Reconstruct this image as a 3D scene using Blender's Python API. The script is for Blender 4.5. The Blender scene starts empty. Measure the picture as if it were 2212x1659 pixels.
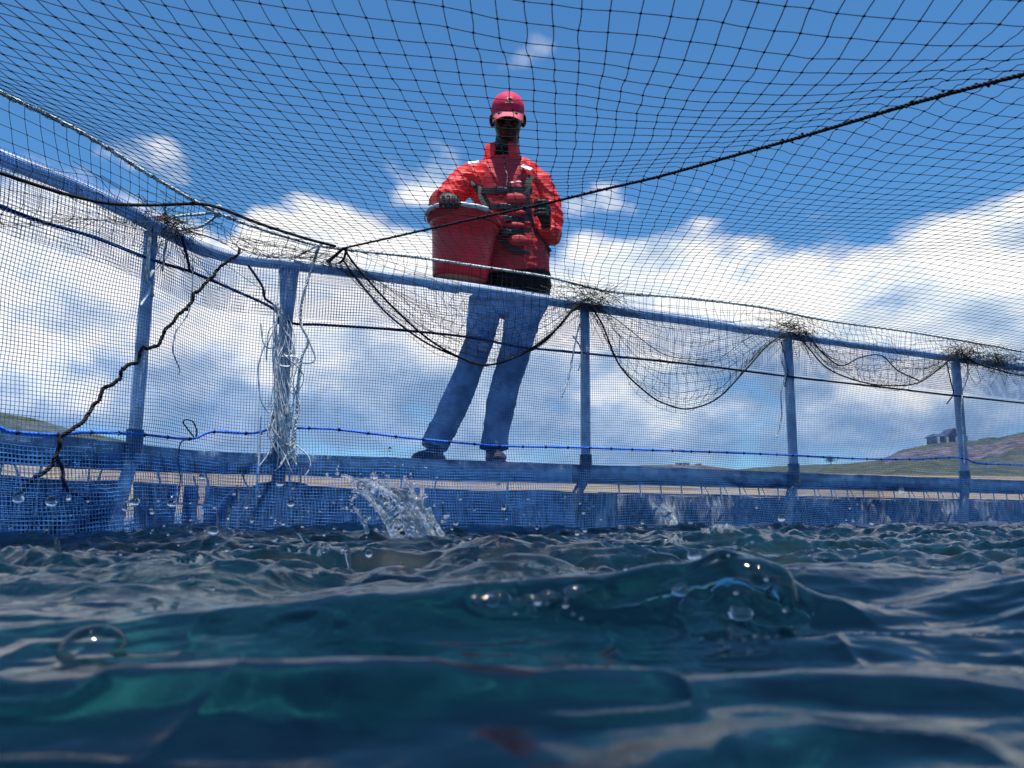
import bpy, bmesh, math, random
import numpy as np
from mathutils import Vector, Matrix
R = math.radians
rng = np.random.default_rng(7)
random.seed(7)
C = bpy.context.scene.collection
sc = bpy.context.scene

# ------------------------------------------------------------------ camera
EYE = 0.08; PITCH = R(8.95); ROLL = R(0.39); F = 1722.0
fw = Vector((0, math.cos(PITCH), math.sin(PITCH)))
u0 = Vector((0, -math.sin(PITCH), math.cos(PITCH))); r0 = Vector((1, 0, 0))
rt = r0*math.cos(ROLL) + u0*math.sin(ROLL)
up = u0*math.cos(ROLL) - r0*math.sin(ROLL)
camd = bpy.data.cameras.new("camera"); cam = bpy.data.objects.new("camera", camd); C.objects.link(cam)
m = Matrix((rt, up, -fw)).transposed().to_4x4(); m.translation = Vector((0, 0, EYE))
cam.matrix_world = m
camd.sensor_width = 36; camd.lens = 36*F/2212
camd.clip_start = 0.02; camd.clip_end = 8000
camd.dof.use_dof = True; camd.dof.focus_distance = 3.4; camd.dof.aperture_fstop = 10
sc.camera = cam
def ray(px, py):
    return fw*F + rt*(px-1106) - up*(py-829.5)
def at(px, py, Y):
    d = ray(px, py); return Vector((0, 0, EYE)) + d*(Y/d.y)
def atz(px, py, z):
    d = ray(px, py); return Vector((0, 0, EYE)) + d*((z-EYE)/d.z)

# ------------------------------------------------------------------ sky, sun, exposure
SUN_EL = R(83); SUN_AZ = R(165)      # azimuth measured from +Y towards +X
w = bpy.data.worlds.new("World"); sc.world = w; w.use_nodes = True
nt = w.node_tree; nt.nodes.clear()
class N:
    def __init__(s, t): s.t = t
    def new(s, typ, **k):
        n = s.t.nodes.new(typ)
        for a, b in k.items(): setattr(n, a, b)
        return n
    def link(s, a, b): s.t.links.new(a, b)
    def m(s, op, a, b=None, c=None, clamp=False):
        n = s.t.nodes.new('ShaderNodeMath'); n.operation = op; n.use_clamp = clamp
        for i, v in enumerate((a, b, c)):
            if v is None: continue
            if isinstance(v, (int, float)): n.inputs[i].default_value = v
            else: s.t.links.new(v, n.inputs[i])
        return n.outputs[0]
    def ramp(s, fac, stops, interp='LINEAR'):
        n = s.t.nodes.new('ShaderNodeValToRGB'); n.color_ramp.interpolation = interp
        e = n.color_ramp.elements
        while len(e) < len(stops): e.new(0.5)
        for q, (p, c) in zip(e, stops):
            q.position = p; q.color = (c, c, c, 1) if isinstance(c, (int, float)) else (*c, 1)
        s.t.links.new(fac, n.inputs[0]); return n.outputs[0]
    def mapr(s, v, a, b, c, d, typ='SMOOTHSTEP'):
        n = s.t.nodes.new('ShaderNodeMapRange'); n.interpolation_type = typ
        s.t.links.new(v, n.inputs[0])
        for i, q in enumerate((a, b, c, d)): n.inputs[i+1].default_value = q
        return n.outputs[0]
    def noise(s, vec, scale, detail=4, rough=.5, dist=0., out=0):
        n = s.t.nodes.new('ShaderNodeTexNoise'); n.inputs['Scale'].default_value = scale
        n.inputs['Detail'].default_value = detail; n.inputs['Roughness'].default_value = rough
        n.inputs['Distortion'].default_value = dist
        if vec is not None: s.t.links.new(vec, n.inputs['Vector'])
        return n.outputs[out]
    def mix(s, f, a, b, typ='RGBA', blend='MIX'):
        n = s.t.nodes.new('ShaderNodeMix'); n.data_type = typ; n.blend_type = blend
        ia, ib = (6, 7) if typ == 'RGBA' else (2, 3)
        for i, v in ((0, f), (ia, a), (ib, b)):
            if isinstance(v, (int, float)): n.inputs[i].default_value = v
            elif isinstance(v, tuple): n.inputs[i].default_value = (*v, 1)
            else: s.t.links.new(v, n.inputs[i])
        return n.outputs[2 if typ == 'RGBA' else 0]
W = N(nt)
sky = W.new('ShaderNodeTexSky', sky_type='NISHITA', sun_disc=False)
sky.sun_elevation = SUN_EL; sky.sun_rotation = SUN_AZ; sky.altitude = 1800; sky.air_density = 1.0; sky.dust_density = .6; sky.ozone_density = 2.0
skycol = W.mix(1.0, sky.outputs[0], (0.56, 1.04, 1.28), blend='MULTIPLY')
bg1 = W.new('ShaderNodeBackground'); bg1.inputs[1].default_value = 0.112; W.link(skycol, bg1.inputs[0])
tc = W.new('ShaderNodeTexCoord'); sep = W.new('ShaderNodeSeparateXYZ'); W.link(tc.outputs['Generated'], sep.inputs[0])
az = W.m('ARCTAN2', sep.outputs[0], sep.outputs[1]); el = W.m('ARCSINE', sep.outputs[2])
def azel(px, py):
    d = ray(px, py).normalized(); return math.atan2(d.x, d.y), math.asin(d.z)
def blob(px, py, rx, ry, wt):
    a, e = azel(px, py); ra = rx/F; re = ry/F
    q = W.m('ADD', W.m('POWER', W.m('ABSOLUTE', W.m('DIVIDE', W.m('SUBTRACT', az, a), ra)), 2),
            W.m('POWER', W.m('ABSOLUTE', W.m('DIVIDE', W.m('SUBTRACT', el, e), re)), 2))
    return W.m('MULTIPLY', W.m('SUBTRACT', 1.0, q, clamp=True), wt)
mp = W.new('ShaderNodeMapping'); mp.inputs['Scale'].default_value = (1, 1, 1.7); W.link(tc.outputs['Generated'], mp.inputs[0])
blobs = [(100, 620, 460, 270, .70), (690, 620, 250, 200, .78), (880, 620, 260, 150, .6), (920, 380, 150, 90, .42), (1250, 660, 300, 110, .55),
         (1450, 640, 350, 150, .62), (1480, 560, 170, 60, .22), (2170, 660, 330, 235, .80), (1800, 720, 460, 120, .62), (1106, 760, 1900, 260, .62), (1106, 880, 1900, 200, .45),
         (310, 330, 150, 75, .36), (1150, 105, 60, 45, .25), (1255, 425, 110, 50, .20), (400, 480, 150, 70, .2), (1620, 500, 200, 60, .14),
         (-900, 500, 700, 300, .4), (3300, 450, 800, 330, .45)]
base = None
for b in blobs:
    o = blob(*b); base = o if base is None else W.m('MAXIMUM', base, o)
n1 = W.noise(mp.outputs[0], 5.5, 12, .56, .15); n2 = W.noise(mp.outputs[0], 16, 8, .6, .1)
vor = W.new('ShaderNodeTexVoronoi', feature='SMOOTH_F1'); vor.inputs['Scale'].default_value = 17; vor.inputs['Smoothness'].default_value = .6; W.link(mp.outputs[0], vor.inputs['Vector'])
nn = W.m('ADD', W.m('ADD', W.m('MULTIPLY', W.m('SUBTRACT', n1, .5), .85), W.m('MULTIPLY', W.m('SUBTRACT', n2, .5), .35)), W.m('MULTIPLY', W.m('SUBTRACT', .35, vor.outputs[0]), .35))
back = W.mapr(W.m('ABSOLUTE', az), 0.9, 1.5, 0, .18)
dens = W.m('ADD', W.m('ADD', base, nn), W.m('SUBTRACT', back, W.mapr(el, azel(1106, 560)[1], azel(1106, 300)[1], 0, .12)))
# towards the horizon the clouds dissolve into blue air
low = W.mapr(el, azel(1106, 960)[1], azel(1106, 800)[1], 0.0, 1.0)
cov = W.mapr(dens, .05, .34, 0, 1)
soft = W.mapr(dens, -.22, .38, 0, 1)
cov = W.mix(low, W.m('MULTIPLY', soft, 1.0), cov, typ='FLOAT')
hi = W.mapr(el, azel(1106, 440)[1], azel(1106, 250)[1], 1.0, .38)
cov = W.m('MULTIPLY', cov, hi)
# shading: lit heaps, grey bellies
mp2 = W.new('ShaderNodeMapping'); mp2.inputs['Scale'].default_value = (1, 1, 1.7); mp2.inputs['Location'].default_value = (.02, 0, .07); W.link(tc.outputs['Generated'], mp2.inputs[0])
n3 = W.noise(mp2.outputs[0], 5.5, 6, .56, .15)
sh = W.m('ADD', W.m('MULTIPLY', W.m('SUBTRACT', n1, n3), 2.2), W.m('MULTIPLY', W.m('SUBTRACT', n2, .5), .7))
hgt = W.mapr(el, azel(1106, 970)[1], azel(1106, 680)[1], -.55, .32, 'LINEAR')
sh = W.m('ADD', W.m('ADD', sh, hgt), .55)
ccol = W.ramp(sh, [(0, (.24, .38, .60)), (.35, (.42, .56, .76)), (.62, (.74, .82, .91)), (.85, (1.0, 1.0, 1.0))])
bg2 = W.new('ShaderNodeBackground'); W.link(ccol, bg2.inputs[0]); bg2.inputs[1].default_value = .92
mxs = W.new('ShaderNodeMixShader'); W.link(cov, mxs.inputs[0]); W.link(bg1.outputs[0], mxs.inputs[1]); W.link(bg2.outputs[0], mxs.inputs[2])
wo = W.new('ShaderNodeOutputWorld'); W.link(mxs.outputs[0], wo.inputs[0])
sd = bpy.data.lights.new("sun", 'SUN'); sd.energy = 5.0; sd.angle = R(.53); sd.color = (1, .96, .90)
so = bpy.data.objects.new("sun", sd); C.objects.link(so)
sdir = Vector((math.sin(SUN_AZ)*math.cos(SUN_EL), math.cos(SUN_AZ)*math.cos(SUN_EL), math.sin(SUN_EL)))
so.rotation_euler = sdir.to_track_quat('Z', 'Y').to_euler(); so.location = (0, 0, 20)
sc.view_settings.view_transform = 'Standard'; sc.view_settings.look = 'None'; sc.view_settings.gamma = 1; sc.view_settings.exposure = 0.3
cy = sc.cycles; cy.max_bounces = 10; cy.transmission_bounces = 8; cy.transparent_max_bounces = 16; cy.caustics_reflective = False; cy.caustics_refractive = True; cy.blur_glossy = 1.0
cy.sample_clamp_direct = 0; cy.sample_clamp_indirect = 6

# ------------------------------------------------------------------ materials
def mat(name, col, rough=.6, spec=.5, var=0, vscale=20, bump=0, bscale=60, metal=0, trans=0, ior=1.45, sheen=0):
    mt = bpy.data.materials.new(name); mt.use_nodes = True; T = N(mt.node_tree)
    p = mt.node_tree.nodes['Principled BSDF']
    p.inputs['Base Color'].default_value = (*col, 1); p.inputs['Roughness'].default_value = rough
    p.inputs['Specular IOR Level'].default_value = spec; p.inputs['Metallic'].default_value = metal
    p.inputs['Transmission Weight'].default_value = trans; p.inputs['IOR'].default_value = ior
    if sheen: p.inputs['Sheen Weight'].default_value = sheen
    g = T.new('ShaderNodeTexCoord')
    if var:
        n = T.noise(g.outputs['Object'], vscale, 5, .6)
        f = T.mapr(n, .3, .7, 0, 1)
        c = T.mix(f, tuple(x*(1-var) for x in col), tuple(min(1, x*(1+var)) for x in col)); T.link(c, p.inputs['Base Color'])
    if bump:
        n = T.noise(g.outputs['Object'], bscale, 4, .6); b = T.new('ShaderNodeBump'); b.inputs['Strength'].default_value = bump; b.inputs['Distance'].default_value = .01
        T.link(n, b.inputs['Height']); T.link(b.outputs[0], p.inputs['Normal'])
    return mt
M = {}
M['strand'] = mat('black_twine', (.006, .010, .013), .5, .2, .4, 90)
M['blacknet'] = mat('dark_olive_twine', (.020, .024, .018), .6, .4, .5, 60)
M['blue_net'] = mat('blue_netting', (.075, .26, .68), .40, .5, .25, 30)
M['blue_net2'] = mat('pale_blue_netting', (.14, .35, .74), .45, .5, .3, 30)
M['blue_rope'] = mat('blue_rope', (.02, .17, .90), .45, .5, .3, 120)
M['navy_rope'] = mat('navy_rope', (.012, .025, .09), .7, .3, .4, 90)
M['black_rope'] = mat('black_rope', (.012, .011, .014), .7, .35, .5, 140)
M['white_rope'] = mat('weathered_white_rope', (.74, .78, .78), .7, .3, .35, 60)
M['green_rope'] = mat('pale_green_rope', (.80, .86, .80), .7, .3, .35, 40)
M['silver'] = mat('silvery_cord', (.72, .78, .86), .32, .7, .4, 60)
M['pipe'] = mat('grey_plastic_pipe', (.55, .61, .66), .42, .5, .35, 9, .25, 40)
M['galv'] = mat('galvanised_steel', (.28, .36, .42), .45, .5, .4, 14, .2, 70, metal=.35)
M['galv_dark'] = mat('wet_steel', (.05, .07, .08), .35, .6, .5, 25, .3, 60)
M['deck'] = mat('deck_grating', (.10, .12, .13), .6, .4, .4, 30)
M['float'] = mat('navy_float', (.008, .016, .06), .75, .5, .4, 12, .2, 30)
M['whitepipe'] = mat('white_painted_pipe', (.72, .76, .78), .4, .5, .12, 20)
M['red'] = mat('red_jacket_cloth', (.80, .028, .030), .55, .35, .12, 14, .35, 45)
M['pink'] = mat('washed_red_vest_cloth', (.52, .030, .045), .6, .3, .15, 12, .25, 60)
M['capm'] = mat('pink_red_cap_cloth', (.72, .030, .095), .7, .25, .15, 40, .3, 90)
M['brimm'] = mat('sunlit_red_brim_cloth', (.78, .16, .19), .7, .25, .1, 40, .2, 90)  # sunlight on the brim is painted in as a paler red
M['strap'] = mat('black_webbing', (.018, .019, .020), .55, .4, .3, 80, .3, 160)
M['buckle'] = mat('black_plastic', (.012, .013, .015), .3, .5)
M['blackcloth'] = mat('black_cloth', (.007, .008, .010), .8, .2, .3, 30, .4, 40)
M['reflect'] = mat('white_reflective_tape', (.85, .87, .88), .3, .5)
M['gold'] = mat('yellow_thread', (.75, .50, .08), .5, .5)
M['jeans'] = mat('blue_denim', (.19, .29, .45), .85, .2, .45, 9, .5, 60)
M['shoe'] = mat('brown_leather', (.035, .022, .017), .6, .4, .4, 40, .3, 60)
M['sole'] = mat('black_rubber', (.010, .010, .012), .8, .3)
M['skin'] = mat('dark_skin', (.024, .015, .012), .5, .4, .18, 40, .1, 120)
M['eye'] = mat('eye_white', (.22, .20, .18), .3, .5)
M['lip'] = mat('lips', (.04, .016, .015), .5, .4)
M['bucket'] = mat('red_plastic', (.62, .014, .030), .42, .5, .18, 7, .08, 20)
M['grip'] = mat('pale_grey_plastic', (.55, .60, .63), .4, .5, .15, 40)
M['wire'] = mat('steel_wire', (.4, .4, .42), .35, .5, metal=.9)
M['redtip'] = mat('red_tape', (.75, .02, .03), .5, .4)
M['roof'] = mat('slate_roof', (.06, .075, .11), .7, .3, .2, 1)
M['stone'] = mat('grey_stone_wall', (.22, .20, .18), .8, .3, .2, 1)
M['cream'] = mat('cream_plaster', (.72, .62, .42), .8, .3)
M['white'] = mat('white_plaster', (.78, .74, .66), .8, .3)
M['glassdark'] = mat('dark_window', (.02, .03, .04), .1, .6)
M['bark'] = mat('bark', (.07, .05, .035), .9, .2)
M['leaf'] = mat('dark_green_leaves', (.035, .065, .022), .7, .3, .5, .8)
mg = mat('clear_water', (.96, .98, 1.0), 0.05, .5, trans=1, ior=1.33); M['glass'] = mg; M['beadm'] = mat('water_bead', (.97, .98, 1.0), .05, 1.0, trans=1, ior=1.33); M['froth'] = mat('aerated_water', (.96, .98, 1.0), .16, .5, trans=.86, ior=1.33)

# water surface
mt = bpy.data.materials.new('lake_water'); mt.use_nodes = True; T = N(mt.node_tree); p = mt.node_tree.nodes['Principled BSDF']
g = T.new('ShaderNodeTexCoord').outputs['Object']
mpw = T.new('ShaderNodeMapping'); mpw.inputs['Scale'].default_value = (1, .6, 1); T.link(g, mpw.inputs[0])
n = T.noise(mpw.outputs[0], 7, 5, .62, .8)
c = T.ramp(n, [(.40, (.0012, .008, .018)), (.58, (.003, .020, .034)), (.70, (.010, .060, .058)), (.82, (.035, .14, .115))])
p.inputs['Base Color'].default_value = (.24, .55, .64, 1); p.inputs['Transmission Weight'].default_value = 1.0; p.inputs['Roughness'].default_value = .045; p.inputs['IOR'].default_value = 1.333
bedcol_src = None
b1 = T.new('ShaderNodeBump'); b1.inputs['Strength'].default_value = .9; b1.inputs['Distance'].default_value = .0055
nb = T.noise(g, 34, 6, .62, .8)
sepw = T.new('ShaderNodeSeparateXYZ'); T.link(g, sepw.inputs[0])
far = T.mapr(sepw.outputs[1], .5, 1.1, .10, 1.0)
nb = T.m('ADD', nb, T.m('MULTIPLY', T.noise(g, 120, 3, .6, .4), .12)); T.link(T.m('MULTIPLY', nb, far), b1.inputs['Height']); T.link(b1.outputs[0], p.inputs['Normal'])
M['water'] = mt
mt = bpy.data.materials.new('deep_water'); mt.use_nodes = True; T = N(mt.node_tree); p = mt.node_tree.nodes['Principled BSDF']
g = T.new('ShaderNodeTexCoord').outputs['Object']
c = T.ramp(T.noise(g, 2.6, 6, .66, .9), [(.36, (.0015, .007, .016)), (.50, (.0045, .021, .038)), (.60, (.013, .058, .066)), (.70, (.09, .26, .20))])
T.link(c, p.inputs['Base Color']); p.inputs['Roughness'].default_value = 1; p.inputs['Specular IOR Level'].default_value = 0
M['deep'] = mt

# hills: bank soil / grass / rock by stored zone attribute
mt = bpy.data.materials.new('hill_ground'); mt.use_nodes = True; T = N(mt.node_tree); p = mt.node_tree.nodes['Principled BSDF']
p.inputs['Roughness'].default_value = .95; p.inputs['Specular IOR Level'].default_value = .1
g = T.new('ShaderNodeTexCoord').outputs['Object']
at_ = T.new('ShaderNodeAttribute', attribute_name='zone'); sz = T.new('ShaderNodeSeparateXYZ'); T.link(at_.outputs['Vector'], sz.inputs[0])
mpz = T.new('ShaderNodeMapping'); mpz.inputs['Scale'].default_value = (.02, .02, 1.3); T.link(g, mpz.inputs[0])
strat = T.noise(mpz.outputs[0], 1.2, 4, .6)
tan = T.ramp(strat, [(.35, (.12, .09, .055)), (.46, (.22, .18, .11)), (.6, (.30, .24, .15)), (.7, (.15, .12, .075))])
gr = T.ramp(T.noise(g, .12, 8, .72), [(.38, (.03, .045, .026)), (.5, (.065, .08, .038)), (.62, (.11, .10, .065))])
rk = T.ramp(T.noise(g, .22, 8, .75), [(.40, (.025, .026, .030)), (.5, (.10, .085, .085)), (.60, (.20, .16, .14)), (.7, (.11, .14, .05))])
wob = T.m('MULTIPLY', T.m('SUBTRACT', T.noise(g, .07, 6, .7), .5), .9)
fr = T.mapr(T.m('ADD', sz.outputs[1], wob), .42, .58, 0, 1)
c = T.mix(sz.outputs[0], tan, gr); c = T.mix(fr, c, rk); T.link(c, p.inputs['Base Color'])
M['hill'] = mt

# fouled pleated netting hanging on the floats
mt = bpy.data.materials.new('pleated_net'); mt.use_nodes = True; T = N(mt.node_tree); p = mt.node_tree.nodes['Principled BSDF']
p.inputs['Roughness'].default_value = .8
g = T.new('ShaderNodeTexCoord').outputs['Object']
mpp = T.new('ShaderNodeMapping'); mpp.inputs['Scale'].default_value = (26, 26, 3.2); T.link(g, mpp.inputs[0])
n = T.noise(mpp.outputs[0], 1.6, 6, .65, 1.2)
mpq = T.new('ShaderNodeMapping'); mpq.inputs['Scale'].default_value = (4, 4, 2); T.link(g, mpq.inputs[0])
n2_ = T.noise(mpq.outputs[0], 1.2, 3, .5)
n = T.m('ADD', n, T.m('MULTIPLY', T.m('SUBTRACT', n2_, .5), .6))
T.link(T.ramp(n, [(.40, (.008, .013, .028)), (.48, (.04, .055, .08)), (.56, (.17, .20, .22)), (.68, (.40, .43, .42))]), p.inputs['Base Color'])
M['pleat'] = mt

# ------------------------------------------------------------------ mesh helpers
def raw(name, V, Fc, material, parent=None, smooth=True):
    me = bpy.data.meshes.new(name)
    V = np.asarray(V, dtype=np.float32); Fc = np.asarray(Fc, dtype=np.int32)
    me.vertices.add(len(V)); me.vertices.foreach_set('co', V.ravel())
    k = Fc.shape[1]; me.loops.add(Fc.size); me.polygons.add(len(Fc))
    me.loops.foreach_set('vertex_index', Fc.ravel())
    me.polygons.foreach_set('loop_start', np.arange(0, Fc.size, k, dtype=np.int32))
    me.polygons.foreach_set('loop_total', np.full(len(Fc), k, dtype=np.int32))
    if smooth: me.polygons.foreach_set('use_smooth', np.ones(len(Fc), dtype=bool))
    me.update(calc_edges=True); me.validate()
    me.materials.append(material)
    o = bpy.data.objects.new(name, me); C.objects.link(o)
    if parent is not None: par(o, parent)
    return o
def par(o, p):
    o.parent = p
    o.matrix_parent_inverse = Matrix.Translation(p.location).inverted()
def tag(o, label, cat, group=None, kind=None):
    if label: o['label'] = label
    if cat: o['category'] = cat
    if group: o['group'] = group
    if kind: o['kind'] = kind
    return o
def thing(name, loc, label, cat, group=None):
    o = bpy.data.objects.new(name, None); C.objects.link(o); o.location = loc; o.empty_display_size = .05
    return tag(o, label, cat, group)
class TB:
    """collects tubes"""
    def __init__(s): s.V = []; s.F = []; s.n = 0
    def tube(s, P, r, sides=3, ref=(.31, .17, .93), cap=False):
        P = np.asarray([tuple(q) for q in P], dtype=float)
        if len(P) < 2: return s
        t = np.gradient(P, axis=0); t /= (np.linalg.norm(t, axis=1, keepdims=True)+1e-12)
        ref = np.asarray(ref, float)
        a = np.cross(t, ref); l = np.linalg.norm(a, axis=1, keepdims=True); a = np.where(l > 1e-3, a/np.maximum(l, 1e-9), np.array([[1., 0, 0]]))
        b = np.cross(t, a)
        r = np.broadcast_to(np.asarray(r, float), (len(P),))
        ang = np.arange(sides)*2*math.pi/sides
        ring = P[:, None, :] + r[:, None, None]*(np.cos(ang)[None, :, None]*a[:, None, :] + np.sin(ang)[None, :, None]*b[:, None, :])
        s.V.append(ring.reshape(-1, 3))
        i = np.arange(len(P)-1)[:, None]*sides; j = np.arange(sides)[None, :]; j2 = (j+1) % sides
        f = np.stack([i+j, i+j2, i+sides+j2, i+sides+j], -1).reshape(-1, 4) + s.n
        s.F.append(f); s.n += len(P)*sides
        if cap:
            for e, c0 in ((0, P[0]), (len(P)-1, P[-1])):
                s.V.append(np.array([c0])); ci = s.n; s.n += 1
                bi = s.n - 1 - len(P)*sides - (0 if e == 0 else 1) + e*sides
                s.F.append(np.array([[bi+k, bi+(k+1) % sides, ci, ci] for k in range(sides)]))
        return s
    def knots(s, P, r, sq=1.0):
        P = np.asarray(P, float); 
        if len(P) == 0: return s
        r = np.broadcast_to(np.asarray(r, float), (len(P),))
        o = np.array([[1.25, 0, 0], [0, 1.25, 0], [-1.25, 0, 0], [0, -1.25, 0], [0, 0, sq], [0, 0, -sq]])
        V = P[:, None, :] + r[:, None, None]*o[None]
        f = np.array([[0, 1, 4, 4], [1, 2, 4, 4], [2, 3, 4, 4], [3, 0, 4, 4], [1, 0, 5, 5], [2, 1, 5, 5], [3, 2, 5, 5], [0, 3, 5, 5]])
        s.V.append(V.reshape(-1, 3)); s.F.append((f[None] + (np.arange(len(P))*6)[:, None, None] + s.n).reshape(-1, 4)); s.n += len(P)*6
        return s
    def rope(s, P, r, strands=3, pitch=None, step=None):
        """laid rope: helical strands"""
        pitch = pitch or r*7; step = step or pitch/6
        P = resample(P, step); t = np.gradient(P, axis=0); t /= np.linalg.norm(t, axis=1, keepdims=True)+1e-9
        a = np.cross(t, [.31, .17, .93]); a /= np.linalg.norm(a, axis=1, keepdims=True)+1e-9; b = np.cross(t, a)
        L = np.arange(len(P))*step
        for k in range(strands):
            ph = L/pitch*2*math.pi + k*2*math.pi/strands
            Q = P + r*.5*(np.cos(ph)[:, None]*a + np.sin(ph)[:, None]*b)
            s.tube(Q, r*.58, 5)
        return s
    def build(s, name, material, parent=None, smooth=True):
        V = np.concatenate(s.V); Fc = np.concatenate(s.F)
        me_tri = Fc[:, 2] == Fc[:, 3]
        if me_tri.any():
            q = Fc[~me_tri]; t = Fc[me_tri][:, :3]
            q3 = np.concatenate([q[:, :3], q[:, [0, 2, 3]]]) if len(q) else np.zeros((0, 3), int)
            Fc = np.concatenate([q3, t])
        return raw(name, V, Fc, material, parent, smooth)
def resample(P, step):
    P = np.asarray([tuple(q) for q in P], float)
    # Catmull-Rom then arclength
    if len(P) > 2:
        Q = []
        E = np.vstack([2*P[0]-P[1], P, 2*P[-1]-P[-2]])
        for i in range(len(P)-1):
            p0, p1, p2, p3 = E[i:i+4]
            for t in np.linspace(0, 1, 12, endpoint=False):
                Q.append(.5*((2*p1)+(-p0+p2)*t+(2*p0-5*p1+4*p2-p3)*t*t+(-p0+3*p1-3*p2+p3)*t**3))
        Q.append(P[-1]); P = np.array(Q)
    d = np.concatenate([[0], np.cumsum(np.linalg.norm(np.diff(P, axis=0), axis=1))])
    n = max(2, int(d[-1]/step)+1); s = np.linspace(0, d[-1], n)
    return np.stack([np.interp(s, d, P[:, k]) for k in range(P.shape[1])], 1)
# value noise
_LAT = rng.random((64, 64, 64)).astype(np.float32)
def vnoise(x, y, z=0.0):
    x = np.asarray(x, float); y = np.asarray(y, float); z = np.broadcast_to(z, x.shape).astype(float)
    xi = np.floor(x).astype(int); yi = np.floor(y).astype(int); zi = np.floor(z).astype(int)
    fx = x-xi; fy = y-yi; fz = z-zi
    fx = fx*fx*fx*(fx*(fx*6-15)+10); fy = fy*fy*fy*(fy*(fy*6-15)+10); fz = fz*fz*(3-2*fz)
    L = lambda a, b, c: _LAT[(xi+a) % 64, (yi+b) % 64, (zi+c) % 64]
    v = 0
    for c, wz in ((0, 1-fz), (1, fz)):
        v = v + wz*((L(0, 0, c)*(1-fx)+L(1, 0, c)*fx)*(1-fy) + (L(0, 1, c)*(1-fx)+L(1, 1, c)*fx)*fy)
    return v*2-1
def fbm(x, y, z=0, o=4, g=.5):
    v = 0; a = 1; 
    for k in range(o): v = v + a*vnoise(x*2**k+k*7.3, y*2**k+k*3.1, z+k*1.7); a *= g
    return v
def box(bm, c, s, rot=None):
    r = bmesh.ops.create_cube(bm, size=1)
    mm = Matrix.Translation(c) @ (rot.to_4x4() if rot is not None else Matrix.Identity(4)) @ Matrix.Diagonal((*s, 1))
    bmesh.ops.transform(bm, matrix=mm, verts=r['verts']); return r['verts']
def ball(bm, c, s, rot=None, u=16, v=10):
    r = bmesh.ops.create_uvsphere(bm, u_segments=u, v_segments=v, radius=1)
    mm = Matrix.Translation(c) @ (rot.to_4x4() if rot is not None else Matrix.Identity(4)) @ Matrix.Diagonal((*s, 1))
    bmesh.ops.transform(bm, matrix=mm, verts=r['verts']); return r['verts']
def loft(bm, secs, sides=20, hint=Vector((1, 0, 0)), power=2.0):
    """secs: (centre, ra along hint, rb)"""
    rings = []
    n = len(secs)
    for i, (c, ra, rb) in enumerate(secs):
        c = Vector(c); t = (Vector(secs[min(i+1, n-1)][0]) - Vector(secs[max(i-1, 0)][0])).normalized()
        a = hint - t*hint.dot(t)
        if a.length < .05: a = Vector((0, 1, 0)) - t*t.y
        a.normalize(); b = t.cross(a)
        ring = []
        for k in range(sides):
            q = 2*math.pi*k/sides; cx, sx = math.cos(q), math.sin(q)
            e = 2/power
            ring.append(bm.verts.new(c + a*ra*math.copysign(abs(cx)**e, cx) + b*rb*math.copysign(abs(sx)**e, sx)))
        rings.append(ring)
    for A, B in zip(rings, rings[1:]):
        for k in range(sides): bm.faces.new((A[k], A[(k+1) % sides], B[(k+1) % sides], B[k]))
    bm.faces.new(rings[0][::-1]); bm.faces.new(rings[-1])
def obj(name, bm, material, parent=None, smooth=True, bevel=0):
    bmesh.ops.recalc_face_normals(bm, faces=bm.faces)
    me = bpy.data.meshes.new(name); bm.to_mesh(me); bm.free()
    if smooth: me.polygons.foreach_set('use_smooth', [True]*len(me.polygons))
    me.materials.append(material)
    o = bpy.data.objects.new(name, me); C.objects.link(o)
    if bevel:
        b = o.modifiers.new('b', 'BEVEL'); b.width = bevel; b.segments = 2
    if parent is not None: par(o, parent)
    return o
def fuse(name, bm, material, parent, voxel=.005, smooth_it=4, fn=None):
    """union of overlapping pieces into one continuous skin"""
    bmesh.ops.recalc_face_normals(bm, faces=bm.faces)
    me = bpy.data.meshes.new(name+'_raw'); bm.to_mesh(me); bm.free()
    o = bpy.data.objects.new(name+'_raw', me); C.objects.link(o)
    r = o.modifiers.new('r', 'REMESH'); r.mode = 'VOXEL'; r.voxel_size = voxel; r.use_smooth_shade = True
    if smooth_it:
        s = o.modifiers.new('s', 'SMOOTH'); s.iterations = smooth_it; s.factor = .5
    dg = bpy.context.evaluated_depsgraph_get(); dg.update()
    me2 = bpy.data.meshes.new_from_object(o.evaluated_get(dg)); bpy.data.objects.remove(o); bpy.data.meshes.remove(me)
    if fn is not None:
        co = np.empty(len(me2.vertices)*3, np.float32); me2.vertices.foreach_get('co', co)
        no = np.empty(len(me2.vertices)*3, np.float32); me2.vertices.foreach_get('normal', no)
        co = co.reshape(-1, 3); no = no.reshape(-1, 3); co = co + no*fn(co, no)[:, None]
        me2.vertices.foreach_set('co', co.astype(np.float32).ravel()); me2.update()
    me2.polygons.foreach_set('use_smooth', [True]*len(me2.polygons))
    me2.materials.clear(); me2.materials.append(material); me2.name = name
    q = bpy.data.objects.new(name, me2); C.objects.link(q)
    if parent is not None: par(q, parent)
    return q

# ------------------------------------------------------------------ cage plan: the handrail line
RAILZ = 1.06
railpx = [(0, 338), (90, 372), (171, 404), (273, 454), (318, 478), (376, 509), (444, 541), (513, 560), (615, 571), (718, 583), (915, 610), (1077, 633), (1238, 657), (1404, 680), (1458, 687), (1666, 719), (1835, 744), (2003, 766), (2212, 794), (2400, 818)]
rail = [atz(x, y, RAILZ) for x, y in railpx]
d0 = (rail[0]-rail[2]).normalized()
rail = [rail[0]+d0*2.2+Vector((.25, 0, 0)), rail[0]+d0*1.1+Vector((.06, 0, 0))] + rail
d1 = (rail[-1]-rail[-3]).normalized(); rail += [rail[-1]+d1*1.2]
RC = resample(rail, .01)                 # dense centreline
RC[:, 2] = RAILZ
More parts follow.
